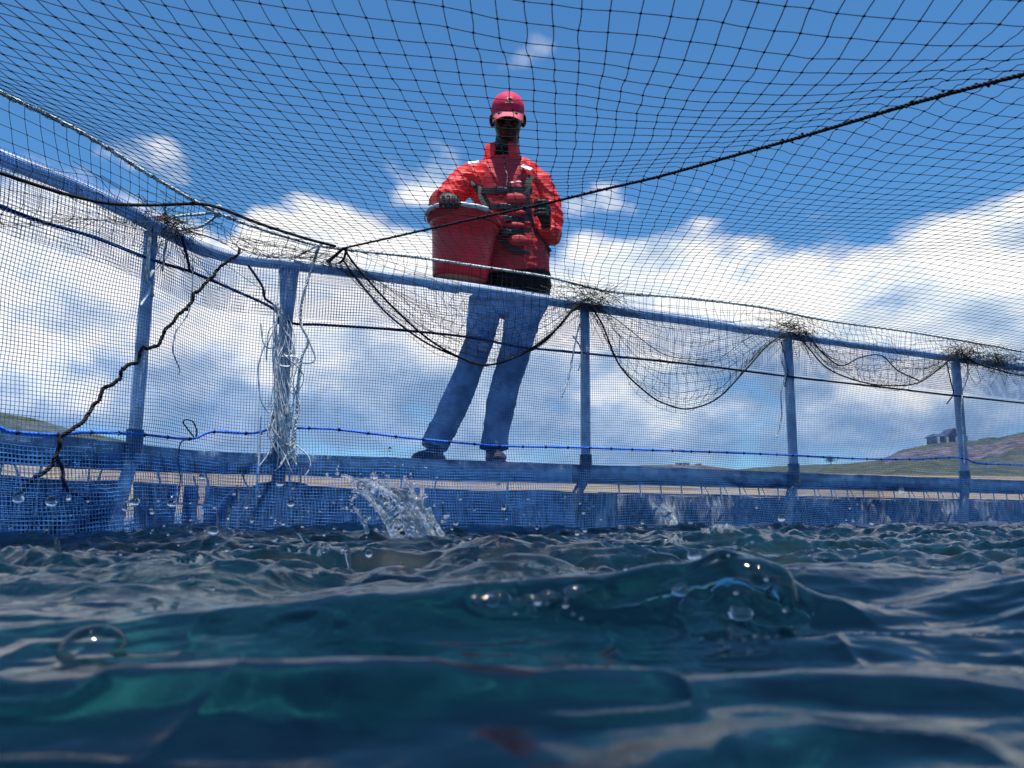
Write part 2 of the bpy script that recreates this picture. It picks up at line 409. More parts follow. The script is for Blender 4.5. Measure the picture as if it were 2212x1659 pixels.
# smooth the plan
for _ in range(60): RC[1:-1] = (RC[:-2]+RC[2:]+2*RC[1:-1])/4
RC = resample(RC[::5], .01)
RT = np.gradient(RC, axis=0); RT /= np.linalg.norm(RT, axis=1, keepdims=True)
ROUT = np.stack([-RT[:, 1], RT[:, 0], 0*RT[:, 0]], 1)   # outward: away from the cage
RS = np.arange(len(RC))*np.linalg.norm(RC[1]-RC[0])
SL = RS[-1]
def rp(s, out=0., z=0.):
    """point on the rail plan at arclength s"""
    s = np.asarray(s, float)
    P = np.stack([np.interp(s, RS, RC[:, k]) for k in range(3)], -1)
    O = np.stack([np.interp(s, RS, ROUT[:, k]) for k in range(3)], -1)
    Q = P + O*np.asarray(out)[..., None] if np.ndim(out) else P + O*out
    Q[..., 2] = z
    return Q
def on(px, py, out=0.):
    """(s, z) where the sight line meets the vertical wall along the rail, offset outwards"""
    d = ray(px, py); W_ = RC + ROUT*out
    ang = np.arctan2(W_[:, 0], W_[:, 1]); a = math.atan2(d.x, d.y)
    ok = W_[:, 1] > .2
    i = np.argmin(np.where(ok, abs(ang-a), 9)); q = W_[i]
    t = math.hypot(q[0], q[1])/math.hypot(d.x, d.y)
    return RS[i], EYE + d.z*t
def onp(px, py, out=0.):
    s, z = on(px, py, out); return Vector(rp(s, out, z))

# ------------------------------------------------------------------ water
def water_h(x, y):
    r = np.hypot(x, y)
    h = .020*vnoise(x*2.1+3, y*2.9+1) + .014*fbm(x*5.2, y*6.5, 2, 2)
    # choppy boil where the fish feed
    boil = np.clip((y-.60)/.45, 0, 1)*np.clip((6-r)/2, .25, 1)
    wx = x + .035*vnoise(x*3.1, y*3.3, 11); wy = y + .035*vnoise(x*3.3+8, y*2.9, 13)
    rd = 1-np.abs(vnoise(wx*6.5+9, wy*5.5+4, 1)); rd2 = 1-np.abs(vnoise(wx*14+2, wy*12+8, 3))
    h = h + boil*(.013*(rd**3-.35) + .005*(rd2**3-.35) + .012*vnoise(wx*5.0, wy*7.1, 5) + .0105*vnoise(wx*10.5+3, wy*14.1, 7) + .0066*vnoise(wx*20+5, wy*29, 9) + .0038*vnoise(wx*38+1, wy*56, 15) + .0016*vnoise(x*75+1, y*90, 21))
    h = h + .0013*vnoise(x*27+1, y*31, 17)*np.clip((y-.2)/.3, 0, 1)*(1-boil)
    h = h*np.clip((r-.35)/.5, .30, 1) - .004
    # swell just in front of the lens
    n = np.exp(-((y-.66)/.09)**2)*np.exp(-((x+.02)/.42)**4)
    def G(cx, cy, sx, sy, a, rot=0.):
        dx = (x-cx)*math.cos(rot)+(y-cy)*math.sin(rot); dy = -(x-cx)*math.sin(rot)+(y-cy)*math.cos(rot)
        return a*np.exp(-(dx/sx)**2-(dy/sy)**2)
    y_r = y; y = y + .035*vnoise(x*4.3+2, y*2+5, 2) + .010*vnoise(x*11, y*5, 4)
    near = np.clip((1.1-y)/.5, 0, 1)
    h = h + near*(.0016+.0022*np.clip((y-.33)/.25, 0, 1))*fbm(x*10+4, y*18+2, 4, 4, .5)
    h = h + G(.02, .60, .19, .045, .024, .10)      # crest behind the bright glints
    h = h + G(-.10, .345, .22, .028, .018, .05)    # long near crest
    h = h + G(.20, .33, .10, .022, .009, -.28)
    h = h + G(.02, .27, .12, .02, .006, .15)
    dx = x-.183; dy = y_r-.62                            # glassy lump with a blunt head
    h = h + .016*np.exp(-((np.hypot(dx*1.0, dy*.9))/.033)**3.2) + G(.125, .60, .080, .030, .026, .42) + G(.22, .60, .055, .04, .012, -.3)
    h = h + .006*np.exp(-((x-.155)/.02)**2-((y-.60)/.02)**2)
    h = h + G(.42, .62, .085, .07, .032, .2) + G(.33, .80, .10, .05, .010, .2)
    h = h + G(-.42, .80, .14, .045, .016, -.1) + G(-.15, .95, .2, .04, .010) + G(-.22, .56, .12, .03, .007, .1)
    h = h + .0022*np.clip((.9-y)/.4, 0, 1)*(1-np.abs(vnoise(x*22+3, y*30+1, 6)))**3
    h = h - G(.0, .46, .4, .05, .010) - G(-.1, .26, .3, .03, .006)
    return h
def build_water():
    rr = np.concatenate([np.geomspace(.07, 8.5, 700), np.geomspace(8.6, 3500, 70)])
    aa = np.concatenate([np.linspace(-math.pi, R(-52), 150, endpoint=False), np.linspace(R(-52), R(52), 620, endpoint=False), np.linspace(R(52), math.pi, 150, endpoint=False)])
    A, Rr = np.meshgrid(aa, rr); X = np.sin(A)*Rr; Y = np.cos(A)*Rr
    Z = water_h(X, Y)
    Z = np.where(Rr > 9, Z*np.clip(1-(Rr-9)/20, 0, 1), Z)
    V = np.stack([X, Y, Z], -1).reshape(-1, 3); na = len(aa); nr = len(rr)
    i = np.arange(nr-1)[:, None]*na; j = np.arange(na)[None, :]; j2 = (j+1) % na
    Fc = np.stack([i+j, i+na+j, i+na+j2, i+j2], -1).reshape(-1, 4)
    V = np.vstack([V, [[0, 0, float(water_h(np.array(0.), np.array(.07)))]]]); ci = len(V)-1
    o = raw('water', V, Fc[:, [3, 2, 1, 0]], M['water'])
    tag(o, 'dark teal rippling lake water filling the foreground inside the cage', 'water', kind='structure')
build_water()
bm = bmesh.new(); bmesh.ops.create_circle(bm, cap_ends=True, radius=3400, segments=96, matrix=Matrix.Translation((0, 0, -.55)))
tag(obj('water_depth', bm, M['deep'], None, False), 'murky green blue depth of the lake seen through its surface', 'water', kind='structure')

# ------------------------------------------------------------------ far land
def interp(x, tbl):
    return np.interp(x, [a for a, b in tbl], [b for a, b in tbl])
SKYL = [(-1500, 760), (-700, 800), (-300, 850), (0, 893), (60, 903), (140, 925), (220, 942), (400, 980), (700, 1015), (1000, 1022), (1200, 1016), (1296, 1012), (1384, 1005), (1440, 1004), (1516, 1005), (1560, 1010), (1593, 1014), (1647, 1009), (1728, 1005), (1780, 1003), (1837, 1001), (1899, 994), (1925, 985), (1947, 973), (1990, 964), (2023, 958), (2087, 953), (2144, 950), (2212, 935), (2400, 900), (3000, 860), (3800, 880)]
BANK = [(-1500, 1000), (0, 1000), (400, 1015), (900, 1036), (1300, 1026), (1600, 1021), (1728, 1022), (2212, 1030), (3800, 1010)]
YSK = [(-1500, 260), (0, 260), (400, 300), (1000, 520), (1650, 560), (1800, 420), (1900, 340), (3800, 330)]
def build_hills():
    xs = np.arange(-1500, 3800, 5.0); ks = np.linspace(0, 1, 46)
    V = []; Zn = []
    for k in ks:
        for x in xs:
            ysk = interp(x, YSK); ps = interp(x, SKYL); pb = interp(x, BANK)
            Yb = ysk*.52; Y0 = ysk*.42
            if k < .2:
                t = k/.2; Y = Y0+(Yb-Y0)*t; zb = at(x, pb, Yb).z; z = -1.0+(zb+1.0)*t; q = at(x, pb, Y); P = (q.x, Y, z); zn = (0, 0)
            elif k <= .8:
                t = (k-.2)/.6; Y = Yb+(ysk-Yb)*t; zb = at(x, pb, Yb).z; zs = at(x, ps, ysk).z
                e = t**1.25
                z = zb+(zs-zb)*e
                z += (fbm(np.array(x*.02), np.array(t*6.))*.5)*min(1, (zs-zb)/20)*4*t*(1-t)*2.2
                q = at(x, pb, Y); P = (q.x, Y, z)
                rock = 0
                if x > 1880: rock = max(0, 1-abs(t-.72)/.33)*min(1, (x-1880)/60)
                if 1430 < x < 1600: rock = max(rock, .9)
                if x < 300: rock = .15
                zn = (min(1, (k-.2)/.02), rock)
            else:
                t = (k-.8)/.2; Y = ysk*(1+t*1.2); zs = at(x, ps, ysk).z; q = at(x, ps, Y); P = (q.x, Y, zs*(1-t)-1*t); zn = (1, 0)
            V.append(P); Zn.append((*zn, 0))
    n = len(xs); i = np.arange(len(ks)-1)[:, None]*n; j = np.arange(n-1)[None, :]
    Fc = np.stack([i+j, i+j+1, i+n+j+1, i+n+j], -1).reshape(-1, 4)
    o = raw('hills', V, Fc, M['hill'])
    a = o.data.attributes.new('zone', 'FLOAT_VECTOR', 'POINT'); a.data.foreach_set('vector', np.array(Zn, np.float32).ravel())
    tag(o, 'grassy hills with rocky ledges above a bare tan shoreline', 'hill', kind='structure')
build_hills()
def gp(px, py=None):
    """a point on the hill crest"""
    ysk = float(interp(px, YSK)); return at(px, float(interp(px, SKYL)) if py is None else py, ysk)
def house(px, wpx, hpx, label, wallm, gable=True, pil=0):
    Y = float(interp(px, YSK)); c = gp(px); s = Y/F; wd = wpx*s; ht = hpx*s
    t = thing('farmhouse' if pil else 'hill_building', c, label, 'house' if pil else 'building')
    bm = bmesh.new(); box(bm, c+Vector((0, 4, ht*.2)), (wd, 8, ht*.8)); obj('wall', bm, wallm, t, False)
    if pil:   # central gable wing with lower wings
        bm = bmesh.new(); z0 = c.z+ht*.6
        for x0, x1, y0, h in ((-wd*.54, wd*.54, .5, .38*ht), (-wd*.22, wd*.34, -1.2, .85*ht)):
            pts = [(x0, y0), (x1, y0)]
            if h < .5*ht:
                v = [bm.verts.new(c+Vector((x, y, z0-c.z))) for x, y in ((x0, y0-1), (x1, y0-1), (x1, y0+9), (x0, y0+9))]
                r_ = [bm.verts.new(c+Vector((x0+1.5, y0+4, z0-c.z+h))), bm.verts.new(c+Vector((x1-1.5, y0+4, z0-c.z+h)))]
                bm.faces.new((v[0], v[1], r_[1], r_[0])); bm.faces.new((v[2], v[3], r_[0], r_[1])); bm.faces.new((v[1], v[2], r_[1])); bm.faces.new((v[3], v[0], r_[0]))
            else:
                xm = (x0+x1)/2
                a = [bm.verts.new(c+Vector((x, y0, z))) for x, z in ((x0, z0-c.z), (x1, z0-c.z), (xm, z0-c.z+h))]
                b = [bm.verts.new(q.co+Vector((0, 8, 0))) for q in a]
                bm.faces.new(a); bm.faces.new(b[::-1]); bm.faces.new((a[0], a[2], b[2], b[0])); bm.faces.new((a[2], a[1], b[1], b[2])); bm.faces.new((a[0], b[0], b[1], a[1]))
        obj('roof', bm, M['roof'], t, False)
        for q in (-.48, -.2, .1, .36):
            bm = bmesh.new(); box(bm, c+Vector((q*wd, -1.0, ht*.15)), (.9, .9, ht*.8)); obj('pillar', bm, M['cream'], t, False)
        for q in (-.34, -.05, .24):
            bm = bmesh.new(); box(bm, c+Vector((q*wd, -.05, ht*.3)), (1.6, .2, ht*.3)); obj('window', bm, M['glassdark'], t, False)
    else:
        bm = bmesh.new(); box(bm, c+Vector((0, 4, ht*.64)), (wd*1.06, 8.6, ht*.1)); obj('roof', bm, M['roof'] if gable else wallm, t, False)
        for q in (-.3, .1, .34):
            bm = bmesh.new(); box(bm, c+Vector((q*wd, -.05, ht*.25)), (wd*.09, .2, ht*.35)); obj('window', bm, M['glassdark'], t, False)
house(2057, 68, 21, 'grey gabled farmhouse with cream pillars on top of the rocky hill', M['stone'], True, 4)
house(1477, 26, 7, 'long white building on the low brown bluff, widest of the two there', M['white'])
house(1511, 9, 5, 'small cream hut beside the long white building on the bluff', M['cream'])
house(2145, 15, 7, 'small cream outbuilding on the hilltop beyond the farmhouse', M['cream'], False)
def tree(px, hpx, wpx):
    c = gp(px); s = float(interp(px, YSK))/F; H = hpx*s; Wd = wpx*s
    c = c+Vector((0, -3, -.15*H))
    t = thing('round_tree', c, 'lone dark round tree on the grassy slope below the farmhouse', 'tree')
    tb = TB(); tb.tube([c, c+Vector((.1, 0, H*.35)), c+Vector((0, 0, H*.7))], [.25, .18, .08], 7)
    for k in range(7):
        a = k*.9; tb.tube([c+Vector((0, 0, H*(.25+.05*k))), c+Vector((math.cos(a)*Wd*.3, math.sin(a)*Wd*.3, H*(.5+.05*k)))], [.1, .04], 5)
    tb.build('trunk', M['bark'], t)
    n = 2600; V = []; Fc = []
    cl = [(random.gauss(0, .24)*Wd, random.gauss(0, .22)*Wd, H*(.55+random.gauss(0, .16)), random.uniform(.14, .24)*Wd) for _ in range(22)]
    for k in range(n):
        q = random.choice(cl); d = Vector((random.gauss(0, 1), random.gauss(0, 1), random.gauss(0, 1))).normalized()*q[3]*random.uniform(.6, 1.1)
        p_ = c+Vector(q[:3])+d; a = Vector((random.gauss(0, 1), random.gauss(0, 1), random.gauss(0, 1))).normalized()*.13; b = a.orthogonal().normalized()*.09
        i = len(V); V += [p_-a, p_+b, p_+a, p_-b]; Fc.append((i, i+1, i+2, i+3))
    raw('crown', [tuple(v) for v in V], Fc, M['leaf'], t, False)
tree(1790, 22, 22)

# ------------------------------------------------------------------ cage frame
frame = thing('cage_frame', (0, 0, 0), 'grey pipe handrail on posts above a steel walkway round the cage', 'fish cage frame')
frame.location = rp(on(1270, 1000)[0], 0, 0)
s0, s1 = 0, SL
ss = np.arange(s0, s1, .03)
P = rp(ss, 0, RAILZ); P[:, 2] += .004*np.sin(ss*2.1)
TB().tube(P, .024, 16, cap=True).build('handrail', M['pipe'], frame)
# sleeve joints on the rail
for px in (960, 420, 1600):
    s, _ = on(px, 640); q = np.arange(s-.07, s+.07, .02)
    TB().tube(rp(q, 0, RAILZ), .0275, 16, cap=True).build('rail_sleeve', M['pipe'], frame)
DECK = .29
postpx = [338, 627, 1268, 1708, 2072]
POSTS = []
for k, px in enumerate(postpx):
    yr = float(interp(px, railpx)); s, _ = on(px, yr+20); POSTS.append(s)
    pr = (.022, .026, .023, .026, .027)[k]
    a = rp(s, 0.0, 0); tt = np.array([np.interp(s, RS, RT[:, i]) for i in range(3)]); oo = np.array([np.interp(s, RS, ROUT[:, i]) for i in range(3)])
    bx = a+oo*.02
    pts = [np.array([bx[0], bx[1], z]) for z in np.linspace(RAILZ-.02, DECK-.03, 14)]
    leg = [pts[-1]]
    if k != 1:
        e = bx - tt*.085 - oo*.035; e2 = bx - tt*.16 - oo*.06
        leg += [np.array([*(bx[:2]-tt[:2]*.01), DECK-.07]), np.array([e[0], e[1], DECK-.17]), np.array([e2[0], e2[1], -.12])]
    else: leg += [np.array([bx[0], bx[1], -.12])]
    radii = [pr]*len(pts)
    if k == 1: radii[0:3] = [.040, .036, .031]
    po = TB().tube(resample(pts, .03), np.interp(np.linspace(0, 1, len(resample(pts, .03))), np.linspace(0, 1, len(pts)), radii), 14, cap=True).build('post', M['pipe'], frame)
    TB().tube(resample(leg, .02), pr, 14, cap=True).build('post_leg', M['galv_dark'] if k else M['pipe'], frame)
    # base socket and a bolt
    TB().tube([np.array([bx[0], bx[1], z]) for z in (DECK-.07, DECK, DECK+.05)], pr+.006, 14, cap=True).build('post_socket', M['galv_dark'], frame)
    bm = bmesh.new(); ball(bm, Vector((*(bx-oo*pr)[:2], RAILZ-.25)), (.009, .009, .009), u=10, v=6); obj('bolt', bm, M['wire'], frame)
def strip(name, out0, out1, z0, z1, material, parent, sA=0, sB=None, nz=1):
    """box section swept along the rail plan"""
    sB = SL if sB is None else sB
    q = np.arange(sA, sB, .06); c = [rp(q, out0, z0), rp(q, out1, z0), rp(q, out1, z1), rp(q, out0, z1)]
    V = np.stack(c, 1).reshape(-1, 3); n = len(q); Fc = []
    i = np.arange(n-1)[:, None]*4; j = np.arange(4)[None, :]
    Fc = np.stack([i+j, i+(j+1) % 4, i+4+(j+1) % 4, i+4+j], -1).reshape(-1, 4)
    Fc = np.vstack([Fc, [[0, 3, 2, 1]], [[(n-1)*4+k for k in range(4)]]])
    return raw(name, V, Fc, material, parent, False)
strip('inner_fascia', .045, .052, DECK-.062, DECK+.004, M['galv'], frame)
strip('outer_fascia', .60, .607, DECK-.060, DECK+.002, M['galv'], frame)
# grating: bearing bars across, widened so everything under the deck stays dark
tb = TB()
for s in np.arange(0, SL, .028):
    tb.tube([rp(s, .056, DECK-.016), rp(s, .598, DECK-.016)], .0165, 4)
for o_ in (.2, .33, .46): tb.tube(rp(np.arange(0, SL, .05), o_, DECK-.03), .008, 4)
tb.build('deck_grating', M['deck'], frame, False)
for s in np.arange(.3, SL, .62):
    bm = bmesh.new(); loftp = [(Vector(rp(s, .05, DECK-.05)), .012, .012), (Vector(rp(s, .6, DECK-.05)), .012, .012)]
    loft(bm, loftp, 4, Vector((0, 0, 1))); obj('cross_bearer', bm, M['galv_dark'], frame, False)
# floats below the walkway
for px, l in ((610, .34),):
    s, _ = on(px, 1080, .34); q = np.linspace(s-l/2, s+l/2, 7)
    Pq = rp(q, .34, .075); Rr_ = [.075, .11, .12, .12, .12, .11, .075]
    TB().tube(Pq, Rr_, 18, cap=True).build('float_drum', M['float'], frame)

# pleated fouled net hung outside, and the low white rail of the next cage
nxt = thing('neighbouring_cage', rp(on(1500, 1000)[0], .8, 0), 'next cage beyond the walkway: low white rail over grey pleated netting', 'fish cage')
def pleats(sA, sB, o0, ztop, nm, parent, amp=1.):
    q = np.arange(sA, sB, .006); zz = np.linspace(ztop, -.12, 14); Vv = []
    for k, z in enumerate(zz):
        f = k/13
        off = o0 + amp*(.028*np.sin(q*58+2*vnoise(q*3, q*0+1))*(.35+.65*f) + .05*vnoise(q*5, q*0+f*1.5) + .02*vnoise(q*21, q*0+f*3))
        zt = z + (.004*np.cos(q*11) if k == 0 else 0)
        Vv.append(np.concatenate([rp(q, off, 0)[:, :2], np.broadcast_to(zt, q.shape)[:, None]], 1))
    Vv = np.array(Vv); n = len(q); i = np.arange(13)[:, None]*n; j = np.arange(n-1)[None, :]
    return raw(nm, Vv.reshape(-1, 3), np.stack([i+j, i+j+1, i+n+j+1, i+n+j], -1).reshape(-1, 4), M['pleat'], parent)
sA = on(1290, 1060, .75)[0]
pleats(sA, SL, .76, .172, 'pleated_netting', nxt)
for x0, x1 in ((-120, 262), (285, 372), (392, 428), (440, 905), (915, 1340)):
    a_, b_ = on(x0, 1080, .17)[0], on(x1, 1080, .17)[0]
    pleats(a_, b_, .17, .168, 'float_netting', frame, .5)
TB().rope(rp(np.arange(sA, SL, .05), .74, .178), .006, step=.01).build('top_rope', M['navy_rope'], nxt)
TB().tube(rp(np.arange(sA-1.6, SL, .05), .66, .232), .0065, 8).build('white_rail', M['whitepipe'], nxt)
for s in np.arange(sA+.1, SL, .155):
    a = rp(s, .66, .232); b = rp(s+.01, .66, .155)
    TB().tube([a, b], .005, 6).build('stanchion', M['whitepipe'], nxt)
    if random.random() < .5:
        c_ = rp(s+.05+.02*random.random(), .65, .165); TB().tube([rp(s+.03, .66, .228), c_], .0035, 5).build('stay', M['silver'], nxt)

# ------------------------------------------------------------------ blue side net
snet = thing('side_net', rp(on(900, 800)[0], 0, RAILZ), 'fine blue square mesh net hanging from the handrail down into the water', 'net')
def net_off(s, z, ph=0.):
    """how far the net bellies from the plan, and sideways/vertical creep of its knots"""
    o = .010*np.sin(s*3.1+z*4+ph) + .012*vnoise(s*2.3+ph, z*3.2+5) + .005*vnoise(s*9+ph, z*8) - .030 + .002
    o = o - .055*np.clip((.32-z)/.32, 0, 1)
    ds = .010*vnoise(s*1.7+20+ph, z*4.1) + .0035*vnoise(s*7+3, z*9+ph)
    dz = .012*vnoise(s*2.2+ph, z*2.7+40) + .0035*vnoise(s*8, z*7+11+ph) + .004*np.sin(s*5+ph)
    # the blue rope gathers the mesh
    return o, ds, dz
CELL = .0118
bluerope = [(-60, 918), (0, 924), (26, 933), (120, 939), (188, 934), (308, 939), (410, 948), (458, 933), (547, 936), (598, 926), (700, 926), (756, 931), (900, 948), (1077, 963), (1252, 967), (1458, 974), (1629, 980), (1715, 984), (1853, 991), (1966, 992), (2071, 989), (2116, 1001), (2212, 1004), (2300, 1003)]
def blue_net(name, ztop, zbot, ph, extra, material, cell, rad, sA, sB, wrap=True):
    tb = TB(); ns = int((sB-sA)/cell); S = sA + np.arange(ns)*cell
    nz = int((ztop-zbot)/cell) + 1; Z = ztop - np.arange(nz)*cell
    Sg, Zg = np.meshgrid(S, Z)
    o, ds, dz = net_off(Sg, Zg, ph)
    fade = np.clip((RAILZ-Zg)/.12, 0, 1)
    o = o*fade + extra - .029*(1-fade)
    if wrap:   # drape over the pipe
        th = np.clip((Zg-(RAILZ))/.03, 0, 1)
        o = o + th*.029
        Zg2 = np.minimum(Zg, RAILZ+.029) 
    else: Zg2 = Zg
    P = rp(Sg+ds*fade, o, 0); P[..., 2] = Zg2+dz*fade
    for a in range(ns): tb.tube(P[:, a], rad, 3, (.2, .9, .1))
    for b in range(nz): tb.tube(P[b], rad, 3)
    return tb.build(name, material, snet)
sL = on(0, 600)[0]-.5; sR = min(SL-.05, on(2212, 800)[0]+.9)
blue_net('netting', RAILZ+.029, -.10, 0., 0., M['blue_net'], CELL, .00100, sL, sR)
blue_net('lower_folded_netting', .245, -.10, 5.1, -.022, M['blue_net'], CELL*1.04, .00085, sL, on(1230, 1050)[0], False)
blue_net('folded_netting', RAILZ+.01, .835, 2.4, -.012, M['blue_net2'], CELL*.97, .0008, sL, sR, False)
tb = TB(); P = [onp(x, y, -.036) for x, y in bluerope]
tb.rope(P, .0052, step=.008).build('lower_rope', M['blue_rope'], snet)
for q in resample(P, .118): TB().knots([q], .0085).build('rope_tie', M['navy_rope'], snet)
dark = [(-60, 425), (0, 447), (100, 482), (200, 512), (330, 562), (420, 590), (500, 625), (580, 662), (628, 697), (700, 702), (850, 712), (1000, 727), (1130, 750), (1270, 764), (1500, 788), (1708, 814), (1900, 836), (2072, 856), (2212, 871), (2300, 880)]
TB().rope([onp(x, y, -.034) for x, y in dark], .0062, step=.009).build('upper_rope', M['navy_rope'], snet)

# ------------------------------------------------------------------ bird net overhead
bnet = thing('bird_net', (0, 2.4, 1.05), 'black knotted bird net stretched overhead and draped over the handrail', 'net')
BZ = 1.14
bordpx = [(-260, 60), (-120, 138), (0, 200), (100, 248), (200, 300), (330, 382), (470, 460), (580, 500), (690, 531), (800, 545), (900, 556), (1050, 578), (1185, 599), (1320, 630), (1484, 644), (1645, 664), (1783, 692), (1944, 714), (2020, 726), (2149, 748), (2212, 760), (2400, 785)]
bord = [atz(x, y, BZ) for x, y in bordpx]
bord = [bord[0]+Vector((.0, -1.6, 0))] + bord + [bord[-1]+(bord[-1]-bord[-3]).normalized()*1.0]
BC = resample(bord, .02); BC[:, 2] = BZ
crosspx = [(742, 536), (850, 512), (1000, 478), (1188, 437), (1300, 410), (1420, 382), (1560, 343), (1697, 305), (1830, 266), (1952, 229), (2080, 194), (2212, 160), (2420, 104)]
cross = []
for x, y in crosspx:
    cross.append(atz(x, y, 1.125-.27*((x-742)/1470)))
CR = resample(cross, .02)
def seg_dist(x, y, L):
    d = np.full(np.shape(x), 9.); z = np.zeros(np.shape(x))
    for k in range(0, len(L), 2):
        q = np.hypot(x-L[k, 0], y-L[k, 1]); m_ = q < d; d = np.where(m_, q, d); z = np.where(m_, L[k, 2], z)
    return d, z
def inside(x, y):
    """inside the border line (camera side)"""
    poly = np.vstack([BC[:, :2], [[9, BC[-1, 1]], [9, -3], [BC[0, 0], -3]]])
    c = np.zeros(np.shape(x), bool); n = len(poly)
    for i in range(n):
        x0, y0 = poly[i]; x1, y1 = poly[(i+1) % n]
        if y0 == y1: continue
        t = ((y0 > y) != (y1 > y)) & (x < (x1-x0)*(y-y0)/(y1-y0)+x0); c ^= t
    return c
def net_z(x, y):
    d, _ = seg_dist(x, y, BC); gy = np.clip((3.25-y)/1.95, 0, 1.05)
    z = BZ - .30*gy*(1-np.exp(-d/.50)) - .012*(1-np.exp(-d/.08))
    dc, zc = seg_dist(x, y, CR)
    k = np.exp(-(dc/.16)**1.5)
    z = z*(1-k) + (zc+.004)*k
    return z + .010*vnoise(x*2.3, y*2.3, 3)*(1-k)
A_ = .0425; HEAD = R(3.1)
ys0 = .45; NR = 84
def row_y(v, x):
    y0 = ys0 + v*.053
    sl = .14 + .32*np.clip((y0-1.0)/2.4, 0, 1.0)
    xs_ = np.log1p(np.exp(np.clip(x*3.2, -30, 30)))/3.2      # softplus
    return y0 + .14*x*.9 + (sl-.14)*xs_ - .05*np.exp(-((x+1.1)/.4)**2)
def netpt(u, v):
    """world point of the knot at column u, row v"""
    xb = u*A_
    y = row_y(v, xb)
    x = xb + math.tan(HEAD)*y + .16*np.clip(-xb-.35, 0, 2)*np.clip((2.4-y), -1, 2)*.35
    x = x + .010*vnoise(u*.21, v*.17, 1) + .003*vnoise(u*.9, v*.9, 2); y = y + .012*vnoise(u*.19, v*.23, 6) + .003*vnoise(u*.9, v*.9, 7)
    return x, y
U = np.arange(-62, 122); Vr = np.arange(-12, 120)
sub = 3
def net_lines():
    tb = TB(); kn = []
    inb = {}
    def do(us, vs, rad):
        x, y = netpt(us, vs); ins = inside(x, y) & (y > .15)
        if ins.sum() < 2: return
        
        z = net_z(x, y); P = np.stack([x, y, z], 1)
        i = 0; n = len(P)
        while i < n:
            if not ins[i]: i += 1; continue
            j = i
            while j+1 < n and ins[j+1]: j += 1
            Q = list(P[i:j+1])
            # run the last bit to the border rope
            for e, k0 in ((0, i), (-1, j)):
                q = P[k0]; dd = np.hypot(BC[:, 0]-q[0], BC[:, 1]-q[1]); b = np.argmin(dd)
                if dd[b] < A_*.9:
                    if e == 0 and k0 > 0: Q.insert(0, BC[b])
                    elif e == -1 and k0 < n-1: Q.append(BC[b])
            if len(Q) > 1: tb.tube(Q, rad, 4)
            i = j+1
    for u in U:
        vs = np.arange(Vr[0], Vr[-1], 1/sub); do(np.full(len(vs), float(u)), vs, .0009)
    for v in Vr:
        us = np.arange(U[0], U[-1], 1/sub); do(us, np.full(len(us), float(v)), .0009)
    ug, vg = np.meshgrid(U.astype(float), Vr.astype(float)); x, y = netpt(ug.ravel(), vg.ravel()); ins = inside(x, y) & (y > .15)
    x = x[ins]; y = y[ins]; z = net_z(x, y)
    tb.knots(np.stack([x, y, z], 1), .0030, .8)
    return tb
net_lines().build('roof_netting', M['strand'], bnet)
tb = TB(); tb.rope(BC[::2], .0066, step=.012); bo = tb.build('border_rope', M['green_rope'], bnet)
# dark lashing round the border rope
tb = TB(); Bq = resample(BC, .004); tt_ = np.gradient(Bq, axis=0); tt_ /= np.linalg.norm(tt_, axis=1, keepdims=True)
sd_ = np.cross(tt_, [0, 0, 1]); ph = np.arange(len(Bq))*.004/.05*2*math.pi
tb.tube(Bq+.0078*(np.cos(ph)[:, None]*sd_+np.sin(ph)[:, None]*np.array([0, 0, 1])), .0010, 3)
tb.knots(Bq[::26], .0075); tb.build('border_lashing', M['strand'], bnet)
tb = TB(); tb.rope(cross, .0046, step=.008)
q = resample(cross, .013); tb.knots(q+rng.normal(0, .0030, q.shape), .0034); tb.build('crossing_rope', M['black_rope'], bnet)

